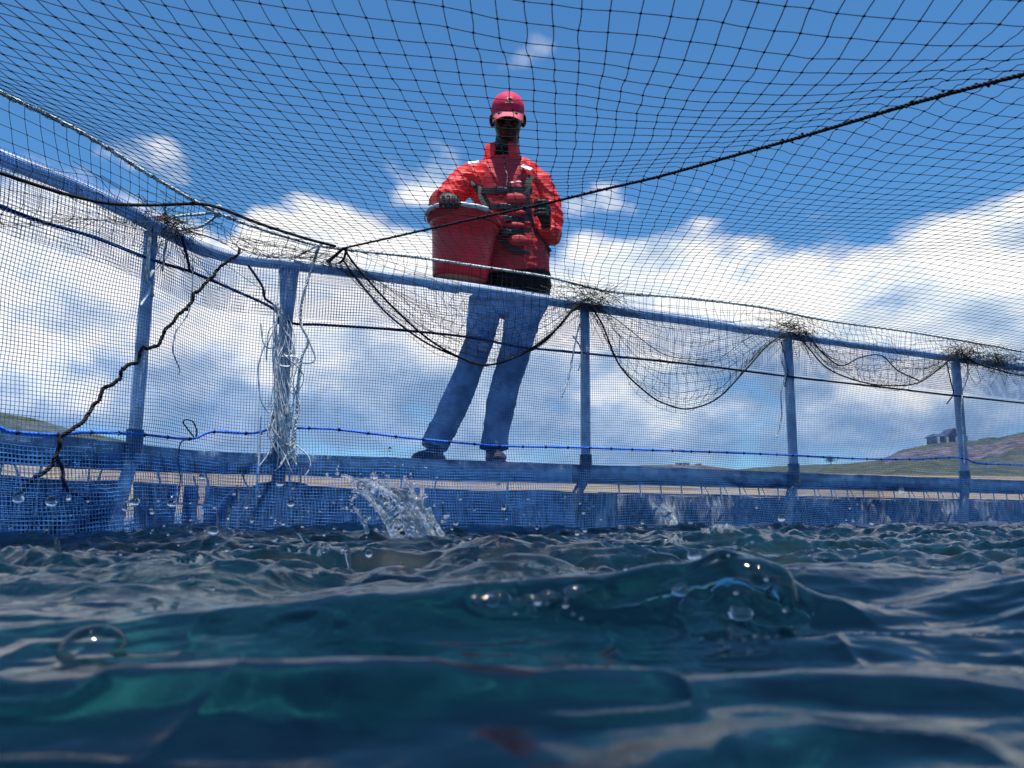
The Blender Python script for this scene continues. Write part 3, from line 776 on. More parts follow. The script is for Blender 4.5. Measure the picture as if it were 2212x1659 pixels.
# skirt: loose net from the border rope over the rail to the swagged foot rope
footpx = [(-120, 440), (0, 497), (120, 503), (250, 508), (345, 515), (430, 498), (540, 535), (640, 552), (735, 560), (760, 590), (830, 670), (900, 728), (960, 760), (1050, 788), (1120, 770), (1180, 735), (1235, 672), (1268, 660), (1300, 700), (1340, 790), (1400, 850), (1440, 873), (1490, 883), (1550, 860), (1610, 800), (1660, 745), (1706, 718), (1740, 745), (1780, 790), (1830, 815), (1900, 832), (1980, 828), (2030, 795), (2072, 764), (2110, 785), (2150, 798), (2212, 812), (2330, 830)]
foot = [onp(x, y, -.055) for x, y in footpx]
FC = resample(foot, .02)
def skirt(a_t, ripple, name, mm, seed, cell=.042, x_lo=-120, belly=.04):
    tb = TB(); fpx = [p_ for p_ in footpx]; nF = 300
    # pair foot and border by plan arclength fraction of x pixel
    xs_ = np.linspace(x_lo, 2330, 420)
    top = np.array([tuple(atz(x, float(interp(x, bordpx)), BZ)) for x in xs_])
    fy = resample([(a, b, 0) for a, b in footpx], 6)
    fyi = np.interp(xs_, np.maximum.accumulate(fy[:, 0]), fy[:, 1])
    bot = np.array([tuple(onp(x, y, -.055)) for x, y in zip(xs_, fyi)])
    # arclength parametrise on top
    d = np.concatenate([[0], np.cumsum(np.linalg.norm(np.diff(top, axis=0), axis=1))]); n = int(d[-1]/cell)
    u = np.linspace(0, d[-1], n*2)
    Tp = np.stack([np.interp(u, d, top[:, k]) for k in range(3)], 1); Bp = np.stack([np.interp(u, d, bot[:, k]) for k in range(3)], 1)
    m_ = 12*2 + 1; g = []
    for k in range(m_):
        t = k/(m_-1)*a_t
        Q = Tp*(1-t)+Bp*t
        sag = math.sin(math.pi*min(1, t))
        wob = ripple*(np.stack([vnoise(u*5+seed, u*0+t*5, 1), vnoise(u*6+seed, u*0+t*5, 4), vnoise(u*5+seed+9, u*0+t*6, 8)], 1))*min(1, t*3)
        Q = Q + wob; Q[:, 2] -= belly*sag
        g.append(Q)
    g = np.array(g)
    for k in range(2, m_, 2): tb.tube(g[k], .0010, 3)
    for a in range(0, g.shape[1], 2): tb.tube(g[:, a], .0010, 3)
    tb.knots(g[::2, ::2].reshape(-1, 3), .0023)
    return tb.build(name, mm, bnet)
skirt(1.0, .030, 'hanging_netting', M['blacknet'], 3)
skirt(.97, .045, 'loose_netting_fold', M['blacknet'], 17, cell=.05, x_lo=520, belly=.0)
# heavier foot rope and second bunch
tb = TB(); tb.tube(FC[(FC[:, 0] > onp(735, 560, -.055).x)], .0042, 6)
tb.tube(resample([onp(x, y, -.06) for x, y in ((1270, 655), (1330, 690), (1400, 745), (1450, 770), (1530, 778))], .02), .0022, 5)
tb.tube(resample([onp(x, y, -.06) for x, y in ((1735, 715), (1775, 760), (1815, 790), (1860, 772), (1905, 768), (1940, 800), (1985, 822))], .02), .0040, 6)
tb.tube(resample([onp(x, y, -.05) for x, y in ((-90, 348), (0, 374), (80, 400), (160, 424), (240, 440))] + [atz(x, y, z) for x, y, z in ((330, 443, 1.10), (420, 440, 1.13), (470, 448, 1.135), (560, 483, 1.135), (660, 515, 1.135), (725, 532, 1.135))], .02), .0060, 6)
tb.build('foot_rope', M['black_rope'], bnet)
# tangles where the net is bunched over each post
for s, sc_ in ((POSTS[2], 1.), (POSTS[3], .75), (POSTS[4], 1.25), (on(345, 500)[0], .6), (on(2140, 780)[0], 1.)):
    tb = TB()
    for k in range(int(95*sc_)):
        a = np.array(rp(s+rng.normal(0, .07), -.045+rng.normal(0, .018), RAILZ+.02+rng.normal(0, .022)))
        pts = [a]; d = rng.normal(0, 1, 3); d[2] *= .35
        for _ in range(6):
            d = d*.7+rng.normal(0, .7, 3)*[1, 1, .6]; pts.append(pts[-1]+d*.016)
        tb.tube(resample(pts, .012), .0013, 3)
    for k in range(26):   # strands fanning from the bunch to the border rope and down
        a = np.array(rp(s+rng.normal(0, .035), -.05, RAILZ+.02+rng.normal(0, .012)))
        b = np.array(rp(s+rng.normal(0, .22), -.05, RAILZ+rng.choice([.05, -.14])+rng.normal(0, .03)))
        c_ = (a+b)/2+rng.normal(0, .02, 3); tb.tube(resample([a, c_, b], .02), .0012, 3)
    tb.build('bunched_netting', M['blacknet'], bnet)

# ------------------------------------------------------------------ loose ropes
def rope_thing(name, label, pts, r, material, out=-.05, cat='rope', group=None, wob=0., laid=True, step=None):
    P = [onp(x, y, out) if len(q) == 0 else atz(x, y, q[0]) for x, y, *q in pts]
    P = resample(P, .012)
    if wob:
        k = np.arange(len(P)); P = P + wob*np.stack([vnoise(k*.55, k*0+3), vnoise(k*.5, k*0+9), vnoise(k*.6, k*0+5)], 1)
    tb = TB()
    if laid: tb.rope(P, r, step=step or r*1.3)
    else: tb.tube(resample(P, .008), r, 6, cap=True)
    o = tb.build(name, material); tag(o, label, cat, group); return o
rope_thing('twisted_rope', 'thick black twisted rope running diagonally down the left of the blue net',
    [(518, 540), (506, 555), (478, 572), (455, 606), (424, 630), (414, 657), (393, 675), (367, 702), (342, 740), (328, 753), (307, 753), (297, 784), (262, 798), (253, 822), (219, 849), (202, 886), (164, 924), (133, 938), (123, 969), (113, 999), (61, 1044), (41, 1078), (30, 1110)], .0066, M['black_rope'], -.06, wob=.006)
rope_thing('blue_black_rope', 'short blue and black rope end below the crossing of the diagonal rope', [(122, 985), (135, 1015), (132, 1035), (150, 1060), (185, 1080), (205, 1096), (212, 1110)], .006, M['navy_rope'], -.06, wob=.006)
rope_thing('navy_rope', 'navy rope hanging from the handrail to the tied cord bundle', [(535, 572), (552, 598), (568, 622), (574, 645), (592, 662), (606, 700)], .0055, M['navy_rope'], -.055)
rope_thing('white_rope', 'long white laid rope hanging from the border rope beside the cord bundle', [(690, 530, 1.13), (680, 560), (668, 600), (655, 650), (652, 700), (664, 735), (652, 770), (644, 820), (641, 870), (641, 905), (632, 962)], .0062, M['white_rope'], -.06)
rope_thing('tie_rope', 'thin grey rope strut from the border rope to the handrail by the white rope', [(695, 527, 1.14), (668, 540, 1.12), (636, 557, 1.085)], .0045, M['white_rope'])
rope_thing('black_loop_rope', 'black rope end looped under the junction of the two black ropes', [(748, 538, 1.12), (742, 560, 1.10), (728, 570, 1.09), (712, 566, 1.09), (730, 548, 1.11), (742, 536, 1.125), (718, 556, 1.1), (700, 572, 1.09), (694, 592, 1.07)], .0055, M['black_rope'])
rope_thing('swag_rope', 'black rope sagging from the rope junction across the man\'s knees', [(744, 538, 1.12), (762, 565), (800, 612), (850, 665), (910, 722), (965, 757), (1020, 783), (1052, 789), (1100, 778), (1150, 752), (1200, 712), (1235, 672), (1262, 655)], .0048, M['black_rope'], -.062)
kn = thing('rope_knot', atz(474, 458, 1.14), 'pale rope knot with a red taped end and a loose grey tail', 'rope')
TB().rope([atz(x, y, z) for x, y, z in ((474, 458, 1.14), (440, 462, 1.12), (400, 465, 1.11), (372, 470, 1.105), (345, 471, 1.10))], .0055, step=.007).build('pale_rope', M['green_rope'], kn)
TB().tube([atz(350, 471, 1.10), atz(332, 471, 1.098)], .0075, 8, cap=True).build('red_tape_end', M['redtip'], kn)
TB().rope([atz(x, y, z) for x, y, z in ((474, 460, 1.14), (455, 476, 1.12), (432, 490, 1.1), (400, 495, 1.09), (386, 500, 1.08))], .0055, step=.007).build('grey_tail', M['white_rope'], kn)
bm = bmesh.new(); c0 = atz(474, 460, 1.14)
for k in range(7): ball(bm, c0+Vector((random.gauss(0, .010), random.gauss(0, .010), random.gauss(0, .010))), (.012, .010, .009), u=10, v=7)
fuse('knot', bm, M['white_rope'], kn, .003, 2)
# bundle of silvery cord tied to the second post
bd = thing('cord_bundle', onp(610, 760, -.05), 'tangled bundle of silvery cord tied round the second post', 'cord')
tb = TB(); rs = random.Random(5)
for k in range(20):
    x0 = rs.uniform(586, 622); y0 = rs.uniform(648, 668); yb = rs.uniform(770, 985); xb = rs.uniform(592, 634) if k % 4 else rs.uniform(570, 600)
    pts = [(596+rs.uniform(-8, 14), 655+rs.uniform(-5, 8)), (x0, y0+40), ((x0+xb)/2+rs.uniform(-14, 14), (y0+yb)/2), (xb, yb), (xb+rs.uniform(4, 22), yb-rs.uniform(20, 60)), (612+rs.uniform(-10, 10), yb-rs.uniform(70, 130))]
    tb.tube(resample([onp(x, y, -.05-.02*rs.random()) for x, y in pts], .01), .0021, 5)
for k in range(18):
    x0 = rs.uniform(590, 640); pts = [(x0, rs.uniform(870, 900)), (x0+rs.uniform(-16, 16), rs.uniform(920, 950)), (rs.uniform(598, 645), rs.uniform(965, 1005)), (rs.uniform(590, 650), rs.uniform(985, 1030))]
    tb.tube(resample([onp(x, y, -.045-.02*rs.random()) for x, y in pts], .01), .0026, 5)
for pts in (((565, 700), (568, 735), (580, 752), (596, 748), (598, 735)), ((650, 700), (668, 745), (682, 775), (668, 785), (640, 782)), ((572, 740), (560, 790), (562, 850), (572, 880), (595, 898), (620, 902)), ((566, 900), (560, 960), (556, 1030), (552, 1100)), ((630, 905), (600, 940), (575, 985), (560, 1010)), ((640, 960), (665, 985), (672, 1010), (655, 1030))):
    tb.tube(resample([onp(x, y, -.055) for x, y in pts], .01), .0030, 6)
tb.build('cord_coils', M['silver'], bd)
bm = bmesh.new(); c0 = onp(612, 782, -.055)
TB().tube(resample([onp(x, y, -.062) for x, y in ((590, 778), (600, 788), (622, 792), (642, 782), (640, 772), (618, 770), (594, 772))], .008), .004, 6).build('binding_turn', M['silver'], bd)
# frayed ties on the posts
ties = [('dark strap tie hanging on the near side of the leftmost post', [(322, 508), (318, 560), (322, 600), (330, 585)], .006), ('flat strap end sticking out from the leftmost post', [(308, 570), (318, 605), (322, 625), (304, 662)], .005),
        ('loose thin cord curling beside the leftmost post', [(415, 560), (414, 620), (408, 675), (380, 715), (374, 760), (388, 795), (386, 808)], .0024), ('dark strap tail below the handrail right of the leftmost post', [(394, 510), (400, 545), (412, 585)], .005),
        ('long grey tie hanging left of the middle post', [(1252, 700), (1243, 730), (1238, 770), (1228, 810), (1212, 858)], .0042), ('short grey tie crossing the middle post', [(1238, 725), (1254, 748), (1256, 775), (1248, 800)], .0036),
        ('long braided tie hanging left of the fourth post', [(1692, 745), (1690, 780), (1696, 810), (1687, 850), (1690, 890), (1686, 920), (1676, 945)], .0042), ('short dark tie at the shoulder of the fourth post', [(1688, 738), (1698, 780), (1702, 805), (1694, 835)], .0036),
        ('dark tie strap left of the rightmost post', [(2046, 785), (2052, 820), (2060, 850), (2046, 872)], .0042), ('white braided tie running down the rightmost post', [(2092, 780), (2090, 815), (2080, 850), (2076, 900), (2080, 950), (2082, 1000)], .0045),
        ('small cord loop standing up from the blue rope', [(420, 945), (402, 922), (396, 912), (404, 906), (416, 912), (424, 930), (424, 944)], .0026), ('thin cord trailing below the blue rope', [(410, 948), (390, 955), (386, 985), (388, 1040), (382, 1085)], .0026),
        ('strap loop hanging right of the leftmost post', [(362, 512), (352, 560), (350, 585)], .0040)]
for k, (lb, pts, r) in enumerate(ties):
    rope_thing('post_tie', lb, pts, r, M['silver'] if k in (2, 4, 6, 9) else M['navy_rope'] if k in (3, 7, 8, 10, 11) else M['pipe'], -.045, 'rope tie', 'ties on the posts', laid=k in (6, 9), wob=.001)
# white ropes hanging under the walkway
under = [((198, 985), (192, 1030), (185, 1110)), ((92, 983), (84, 1040), (74, 1115)), ((8, 985), (0, 1030)), ((285, 994), (266, 1030), (240, 1090)), ((416, 1028), (428, 1080)), ((193, 1041), (225, 1058), (248, 1066)), ((524, 1016), (529, 1040), (537, 1067), (518, 1120)), ((623, 1016), (626, 1060), (629, 1120)), ((510, 1051), (490, 1070), (471, 1092)), ((533, 1067), (515, 1090), (496, 1110)), ((400, 1000), (384, 1090)), ((340, 1010), (352, 1070), (360, 1100)), ((225, 1000), (215, 1040), (240, 1055)), ((640, 990), (648, 1040), (640, 1100)), ((945, 1035), (940, 1060)), ((770, 1105), (775, 1020)), ((870, 1030), (862, 1090)), ((1098, 1040), (1092, 1075)), ((30, 1000), (45, 1060), (40, 1100)), ((385, 1088), (430, 1090), (470, 1094)), ((440, 1000), (452, 1050), (440, 1100)), ((330, 1098), (370, 1075), (395, 1040))]
for pts in under:
    rope_thing('hanging_rope', 'pale rope hanging below the walkway among the floats', pts, .0042, M['white_rope'], .12, 'rope', 'ropes hanging under the walkway', step=.008)

# ------------------------------------------------------------------ bucket
Bb = at(993, 604, 3.76); Bt = at(1005, 474, 3.74)
bax = (Bt-Bb).normalized(); H_ = (Bt-Bb).length
tilt = Vector((1, .0, -.21)); bxx = (tilt-bax*tilt.dot(bax)).normalized(); byy = bax.cross(bxx)
bk = thing('bucket', Bb, 'large red plastic bucket with a grey grip handle resting on the handrail', 'bucket')
def lathe(name, prof, material, n=48, axis=None):
    V = []; Fc = []
    for r_, h_ in prof:
        for k in range(n):
            a = 2*math.pi*k/n; V.append(tuple(Bb + bax*h_ + bxx*1.06*r_*math.cos(a) + byy*r_*math.sin(a)))
    for i in range(len(prof)-1):
        for k in range(n): Fc.append((i*n+k, i*n+(k+1) % n, (i+1)*n+(k+1) % n, (i+1)*n+k))
    return raw(name, V, Fc, material, bk)
lathe('bucket_body', [(.001, .004), (.118, .004), (.122, 0), (.126, .006), (.133, H_*.25), (.143, H_*.6), (.150, H_*.8), (.158, H_*.82), (.166, H_*1.0), (.160, H_*1.0), (.150, H_*.82), (.13, H_*.3), (.116, .012), (.001, .012)], M['bucket'])
lathe('rim', [(.166, H_*.90), (.176, H_*.91), (.180, H_*.97), (.184, H_*1.0), (.186, H_*1.02), (.180, H_*1.03), (.162, H_*1.02), (.162, H_*.97)], M['bucket'])
for k in range(0): pass
hand_px = (969, 436)
gr = [at(921, 462, 3.66), at(930, 450, 3.60), at(950, 443, 3.565), at(975, 440, 3.555), at(1005, 442, 3.555), at(1035, 447, 3.565), at(1053, 452, 3.585)]
TB().tube(resample(gr, .01), .0115, 12, cap=True).build('handle_grip', M['grip'], bk)
TB().tube(resample([gr[-1], at(1066, 462, 3.62), at(1080, 482, 3.68), at(1085, 490, 3.74)], .01), .0035, 6).build('handle_wire', M['wire'], bk)
TB().tube(resample([gr[0], at(917, 470, 3.70), at(919, 478, 3.74)], .01), .0035, 6).build('handle_wire', M['wire'], bk)

# ------------------------------------------------------------------ person
pr_ = thing('person', Vector((at(1000, 1000, 4.0).x, 4.0, DECK)), 'man in a red cap, red jacket and blue jeans, holding a red bucket', 'person')
px2m = lambda n, Y=3.98: n*Y/F
TY = 3.99
def head():
    c = at(1097, 257, TY-.05)
    tilt_ = Matrix.Rotation(R(25), 3, 'X')       # looking down
    def L(x, y, z): return c + tilt_ @ Vector((x*1.06, y*1.06, z*1.06))
    return c, tilt_, L
hc, ht_, HL = head()
bm = bmesh.new()
ball(bm, HL(0, .012, .035), (.077, .097, .088), ht_, 28, 18)           # skull
loft(bm, [(HL(0, -.008, .04), .075, .084), (HL(0, -.012, .0), .075, .082), (HL(0, -.016, -.035), .071, .078), (HL(0, -.022, -.065), .063, .068), (HL(0, -.030, -.092), .047, .052), (HL(0, -.036, -.108), .028, .030)], 24)
ball(bm, HL(0, -.108, -.018), (.014, .016, .026), ht_); ball(bm, HL(0, -.116, -.034), (.022, .014, .011), ht_)      # nose
ball(bm, HL(-.028, -.092, .022), (.024, .012, .008), ht_); ball(bm, HL(.028, -.092, .022), (.024, .012, .008), ht_)  # brow
ball(bm, HL(-.036, -.080, -.022), (.020, .014, .016), ht_); ball(bm, HL(.036, -.080, -.022), (.020, .014, .016), ht_)   # cheeks
ball(bm, HL(0, -.094, -.060), (.026, .012, .009), ht_); ball(bm, HL(0, -.092, -.072), (.022, .012, .009), ht_)       # lips volume
for s_ in (-1, 1):
    ball(bm, HL(s_*.084, .008, -.006), (.008, .018, .032), ht_ @ Matrix.Rotation(s_*R(18), 3, 'Z')); ball(bm, HL(s_*.078, -.002, -.028), (.010, .012, .014), ht_)
nb_ = at(1088, 345, TY)
loft(bm, [(HL(0, .018, -.02), .062, .064), (HL(0, .015, -.08), .062, .062), ((HL(0, .015, -.08)+nb_)/2, .062, .060), (nb_, .064, .062), (at(1090, 380, TY), .13, .075), (at(1100, 470, TY), .13, .08), (at(1112, 600, TY), .13, .09)], 20)
# arms inside the sleeves, and the hands
def limb(bm, pts, sides=14): loft(bm, [(p_, r_, r_) for p_, r_ in pts], sides, Vector((.3, .2, .9)))
Lsh = at(1004, 385, TY-.01); Lel = at(948, 447, TY-.08); Lwr = at(961, 425, 3.67); 
Rsh = at(1163, 398, TY-.01); Rel = at(1188, 508, TY-.05); Rwr = at(1178, 478, 3.80)
limb(bm, [(at(1040, 385, TY), .05), (Lsh, .045), (Lel, .038), (Lwr, .026)])
limb(bm, [(at(1130, 390, TY), .05), (Rsh, .045), (Rel, .038), (Rwr, .027)])
for hx, kx, ax in ((1050, 1036, 946), (1135, 1118, 1068)):
    limb(bm, [(at(1112, 600, TY), .08), (at(hx, 650, TY), .06), (at(kx, 750, TY-.02), .045), (at((kx+ax)/2, 860, TY), .04), (at(ax, 965, TY+.02), .035)])
# left hand over the grip: palm behind/above, four fingers curling down in front, thumb to the side
gx = lambda px, py, Y: at(px, py, Y)
loft(bm, [(Lwr, .026, .020), (gx(966, 424, 3.61), .036, .019), (gx(968, 425, 3.567), .041, .017), (gx(969, 427, 3.545), .040, .013)], 14)
for k, (fx, ln) in enumerate(((952, .92), (963, 1.04), (974, 1.0), (985, .86))):
    f = [gx(fx, 426, 3.552), gx(fx, 430, 3.533), gx(fx, 436+4*ln, 3.529), gx(fx, 441+6*ln, 3.540), gx(fx, 444+6*ln, 3.556)]
    loft(bm, [(q_, r_, r_) for q_, r_ in zip(f, (.0100, .0103, .0094, .0086, .0066))], 10, Vector((1, 0, 0)))
f = [gx(983, 427, 3.575), gx(991, 433, 3.556), gx(992, 441, 3.545), gx(987, 447, 3.548)]
loft(bm, [(q_, r_, r_) for q_, r_ in zip(f, (.012, .0112, .010, .0075))], 10, Vector((1, 0, 0)))
# right hand: loose fist raised before the chest, fingers curled towards us
loft(bm, [(Rwr, .027, .022), (gx(1176, 466, 3.775), .036, .024), (gx(1173, 452, 3.755), .041, .022), (gx(1170, 441, 3.745), .037, .018)], 14)
for k, (fy, ln) in enumerate(((437, 1.0), (446, 1.05), (455, 1.0), (463, .85))):
    f = [gx(1184-k*.5, fy, 3.748), gx(1177, fy-2, 3.722), gx(1165-1*ln, fy-2, 3.712), gx(1157-1.5*ln, fy+1, 3.722), gx(1155, fy+3, 3.738)]
    loft(bm, [(q_, r_, r_) for q_, r_ in zip(f, (.0105, .0105, .0096, .0086, .0068))], 10, Vector((0, 0, 1)))
f = [gx(1168, 452, 3.752), gx(1160, 441, 3.735), gx(1157, 433, 3.722), gx(1163, 429, 3.715)]
loft(bm, [(q_, r_, r_) for q_, r_ in zip(f, (.013, .0115, .0105, .0078))], 10, Vector((0, 1, 0)))
fuse('body', bm, M['skin'], pr_, .0032, 3)
for s_ in (-1, 1):
    bm = bmesh.new(); ball(bm, HL(s_*.029, -.0885, .002), (.012, .009, .006), ht_); obj('eye', bm, M['eye'], pr_)
bm = bmesh.new(); ball(bm, HL(0, -.1015, -.0605), (.024, .0065, .0065), ht_); ball(bm, HL(0, -.099, -.071), (.020, .0065, .0065), ht_); obj('lips', bm, M['lip'], pr_)

# jacket
def folds(amp, sx, sz):
    def f(co, no): 
        x, y, z = co[:, 0], co[:, 1], co[:, 2]
        a = 1-np.abs(vnoise(x*sx+z*sz*.5, z*sz-y*3, y*7)); b = 1-np.abs(vnoise(x*sx*2.2, z*sz*2.1+3, y*12))
        return (amp*(a**3-.4)+amp*.45*(b**3-.4)).astype(np.float32)
    return f
bm = bmesh.new()
T_ = lambda px, py, hw, hd, dy=0.: (at(px, py, TY+dy), px2m(hw), hd)
loft(bm, [T_(1113, 594, 76, .125), T_(1112, 560, 79, .135), T_(1108, 510, 79, .135), T_(1100, 460, 76, .130), T_(1092, 420, 77, .125), T_(1088, 390, 83, .115, -.005), T_(1086, 370, 82, .10), T_(1085, 355, 64, .080), T_(1084, 345, 40, .070)], 32, power=2.4)
limb(bm, [(at(1035, 374, TY), .070), (at(1007, 388, TY-.005), .078), (at(982, 414, TY-.04), .076), (at(958, 442, TY-.09), .068), (at(953, 440, 3.82), .060), (at(958, 428, 3.70), .050), (at(962, 425, 3.655), .045)], 18)
limb(bm, [(at(1138, 380, TY), .064), (at(1166, 395, TY-.005), .068), (at(1186, 440, TY-.02), .064), (at(1193, 480, TY-.03), .063), (Rel, .062), (at(1186, 500, 3.88), .056), (at(1180, 486, 3.82), .046)], 18)
jk = fuse('jacket', bm, M['red'], pr_, .0055, 4, folds(.0085, 13, 19))
# stand-up collar, open at the front
bm = bmesh.new(); rings = []
cc = at(1084, 346, TY)
for i, (dz, rr_) in enumerate(((-.01, .094), (.03, .084), (.078, .080), (.081, .073), (.03, .074), (-.01, .084))):
    ring = []
    for k in range(29):
        a = R(-90+22) + (2*math.pi-2*R(22))*k/28
        ring.append(bm.verts.new(cc+Vector((math.cos(a)*rr_*1.12, math.sin(a)*rr_*.95-.0, dz+.010*math.sin(a)))))
    rings.append(ring)
for A, B in zip(rings, rings[1:]):
    for k in range(28): bm.faces.new((A[k], A[k+1], B[k+1], B[k]))
obj('collar', bm, M['red'], pr_)
bm = bmesh.new(); loft(bm, [(at(1084, 352, TY-.01), .060, .055), (at(1086, 338, TY-.01), .058, .054), (at(1087, 327, TY-.01), .060, .057)], 20); obj('neck_gaiter', bm, M['blackcloth'], pr_)
# vest front and back: an inflated shell round the torso in faded red
bm = bmesh.new()
loft(bm, [T_(1114, 600, 77, .150), T_(1112, 575, 78, .152), T_(1109, 520, 77, .155), T_(1102, 470, 72, .150, -.004), T_(1094, 425, 68, .140, -.006), T_(1089, 392, 62, .128, -.010), T_(1087, 368, 52, .105, -.006), T_(1086, 352, 34, .075)], 30, power=2.6)
fuse('vest', bm, M['pink'], pr_, .0055, 4, folds(.007, 11, 12))
# lower black hem
bm = bmesh.new()
loft(bm, [T_(1117, 645, 74, .128), T_(1117, 625, 77, .138), T_(1115, 600, 77, .138), T_(1113, 590, 74, .13)], 30, power=2.4)
fuse('jacket_hem', bm, M['blackcloth'], pr_, .006, 3, folds(.006, 14, 16))
# webbing wraps the torso front
FY = TY-.172
def web(name, pts, wd, material=M['strap'], th=.005, dy=0.):
    """flat strap along points on the chest"""
    P = resample([at(x, y, FY+dy+ (0.10*((x-1100)/78)**2 if abs(x-1100) < 100 else .12)) for x, y in pts], .012); bm = bmesh.new(); rr = []
    for i, q_ in enumerate(P):
        t = Vector(P[min(i+1, len(P)-1)]-P[max(i-1, 0)]).normalized(); n_ = Vector((0, -1, -.1)).normalized(); b = t.cross(n_).normalized(); q_ = Vector(q_)
        rr.append([bm.verts.new(q_+b*wd*sx+n_*th*sy) for sx, sy in ((-.5, 0), (.5, 0), (.5, 1), (-.5, 1))])
    for A, B in zip(rr, rr[1:]):
        for k in range(4): bm.faces.new((A[k], A[(k+1) % 4], B[(k+1) % 4], B[k]))
    bm.faces.new(rr[0]); bm.faces.new(rr[-1][::-1])
    return obj(name, bm, material, pr_, False)
hs = thing('tmp', (0, 0, 0), None, None); bpy.data.objects.remove(hs)
web('chest_strap', [(1040, 412), (1062, 413), (1090, 410), (1140, 412), (1150, 414)], .034)
web('chest_strap', [(1052, 446), (1080, 447), (1110, 446), (1150, 446)], .034)
web('chest_strap', [(1070, 472), (1110, 472), (1150, 474)], .034)
web('chest_strap', [(1075, 500), (1110, 500), (1148, 502)], .036)
web('shoulder_strap', [(1018, 378), (1028, 400), (1042, 424), (1052, 448)], .040)
web('shoulder_strap', [(1148, 380), (1140, 400), (1136, 425), (1140, 455), (1148, 490), (1152, 510)], .034)
web('side_strap', [(1150, 500), (1165, 530), (1180, 552)], .075)
web('hip_belt', [(1085, 520), (1100, 535), (1130, 545), (1165, 548), (1186, 548)], .022)
for x, y in ((1080, 411), (1088, 447), (1090, 473), (1090, 502)):
    bm = bmesh.new(); box(bm, at(x, y, FY-.012), (.040, .016, .034)); box(bm, at(x+12, y, FY-.010), (.020, .012, .026)); obj('buckle', bm, M['buckle'], pr_, False, .004)
for x, y, h_ in ((1112, 429, 22), (1112, 460, 10), (1110, 487, 10), (1118, 520, 22)):
    bm = bmesh.new(); ball(bm, at(x, y, FY+.004), (px2m(24), .014, px2m(h_/2+3)), None, 18, 12); obj('padding', bm, M['pink'], pr_)
for pts in (((1012, 352), (1034, 349)), ((1128, 358), (1147, 366))):
    bm = bmesh.new(); a = at(*pts[0], FY+.045); b = at(*pts[1], FY+.045); d = (b-a)
    c_ = (a+b)/2; rot = Matrix((d.normalized(), Vector((0, -.6, .8)).cross(d.normalized()).normalized()*-1, Vector((0, -.6, .8)))).transposed()
    box(bm, c_, (d.length*1.1, .052, .004), rot); obj('reflective_patch', bm, M['reflect'], pr_, False, .001)
# zip
TB().tube(resample([at(1090, 362, FY+.012), at(1096, 380, FY-.004), at(1094, 400, FY-.008)], .01), .0022, 6).build('zip', M['wire'], pr_)
bm = bmesh.new(); ball(bm, at(1106, 395, FY-.006), (.014, .004, .006)); ball(bm, at(1120, 393, FY-.002), (.016, .004, .005)); obj('chest_emblem', bm, M['reflect'], pr_)

# jeans
bm = bmesh.new()
def leg(pts): loft(bm, [(at(x, y, TY+dy), px2m(hw), px2m(hw)*.95+.006) for x, y, hw, dy in pts], 22)
loft(bm, [(at(1116, 600, TY), px2m(70), .11), (at(1113, 640, TY), px2m(76), .115), (at(1100, 668, TY), px2m(76), .11), (at(1095, 684, TY), px2m(66), .09)], 24)
leg([(1048, 645, 38, 0), (1044, 690, 36, -.01), (1034, 740, 31, -.03), (1012, 800, 30, -.02), (988, 860, 31, 0), (960, 920, 31, .01), (943, 950, 31, .01), (938, 968, 30, 0)])
leg([(1136, 645, 43, 0), (1126, 700, 39, -.01), (1116, 750, 34, -.03), (1098, 810, 32, -.01), (1083, 870, 32, 0), (1072, 930, 29, .01), (1068, 950, 30, .01), (1067, 968, 33, 0)])
fuse('jeans', bm, M['jeans'], pr_, .0055, 5, folds(.0055, 9, 9))
bm = bmesh.new(); ball(bm, at(1045, 750, TY-.108), (.030, .010, .026)); obj('knee_patch', bm, mat('frayed_knee', (.32, .38, .46), .9, .2, .4, 60, .6, 80), pr_)
# shoes
for x, rot in ((934, -.35), (1068, .12)):
    base_ = Vector((at(x, 990, TY).x, TY, DECK+.004)); m3 = Matrix.Rotation(rot, 3, 'Z')
    bm = bmesh.new(); Lp = lambda a, b, c: base_+m3 @ Vector((a, b, c))
    loft(bm, [(Lp(0, .09, .035), .034, .030), (Lp(0, .04, .045), .040, .042), (Lp(0, -.03, .042), .046, .040), (Lp(0, -.10, .036), .050, .032), (Lp(0, -.15, .030), .042, .026), (Lp(0, -.175, .026), .022, .016)], 18)
    loft(bm, [(Lp(0, .04, .03), .042, .055), (Lp(0, .03, .075), .042, .050), (Lp(0, .03, .11), .044, .050)], 18)
    sh_ = fuse('shoe', bm, M['shoe'], pr_, .005, 3)
    bm = bmesh.new(); loft(bm, [(Lp(0, .115, .010), .026, .011), (Lp(0, .06, .010), .040, .012), (Lp(0, -.08, .010), .053, .012), (Lp(0, -.15, .010), .044, .012), (Lp(0, -.182, .010), .020, .010)], 14, power=4); obj('sole', bm, M['sole'], sh_); bpy.context.view_layer.update()
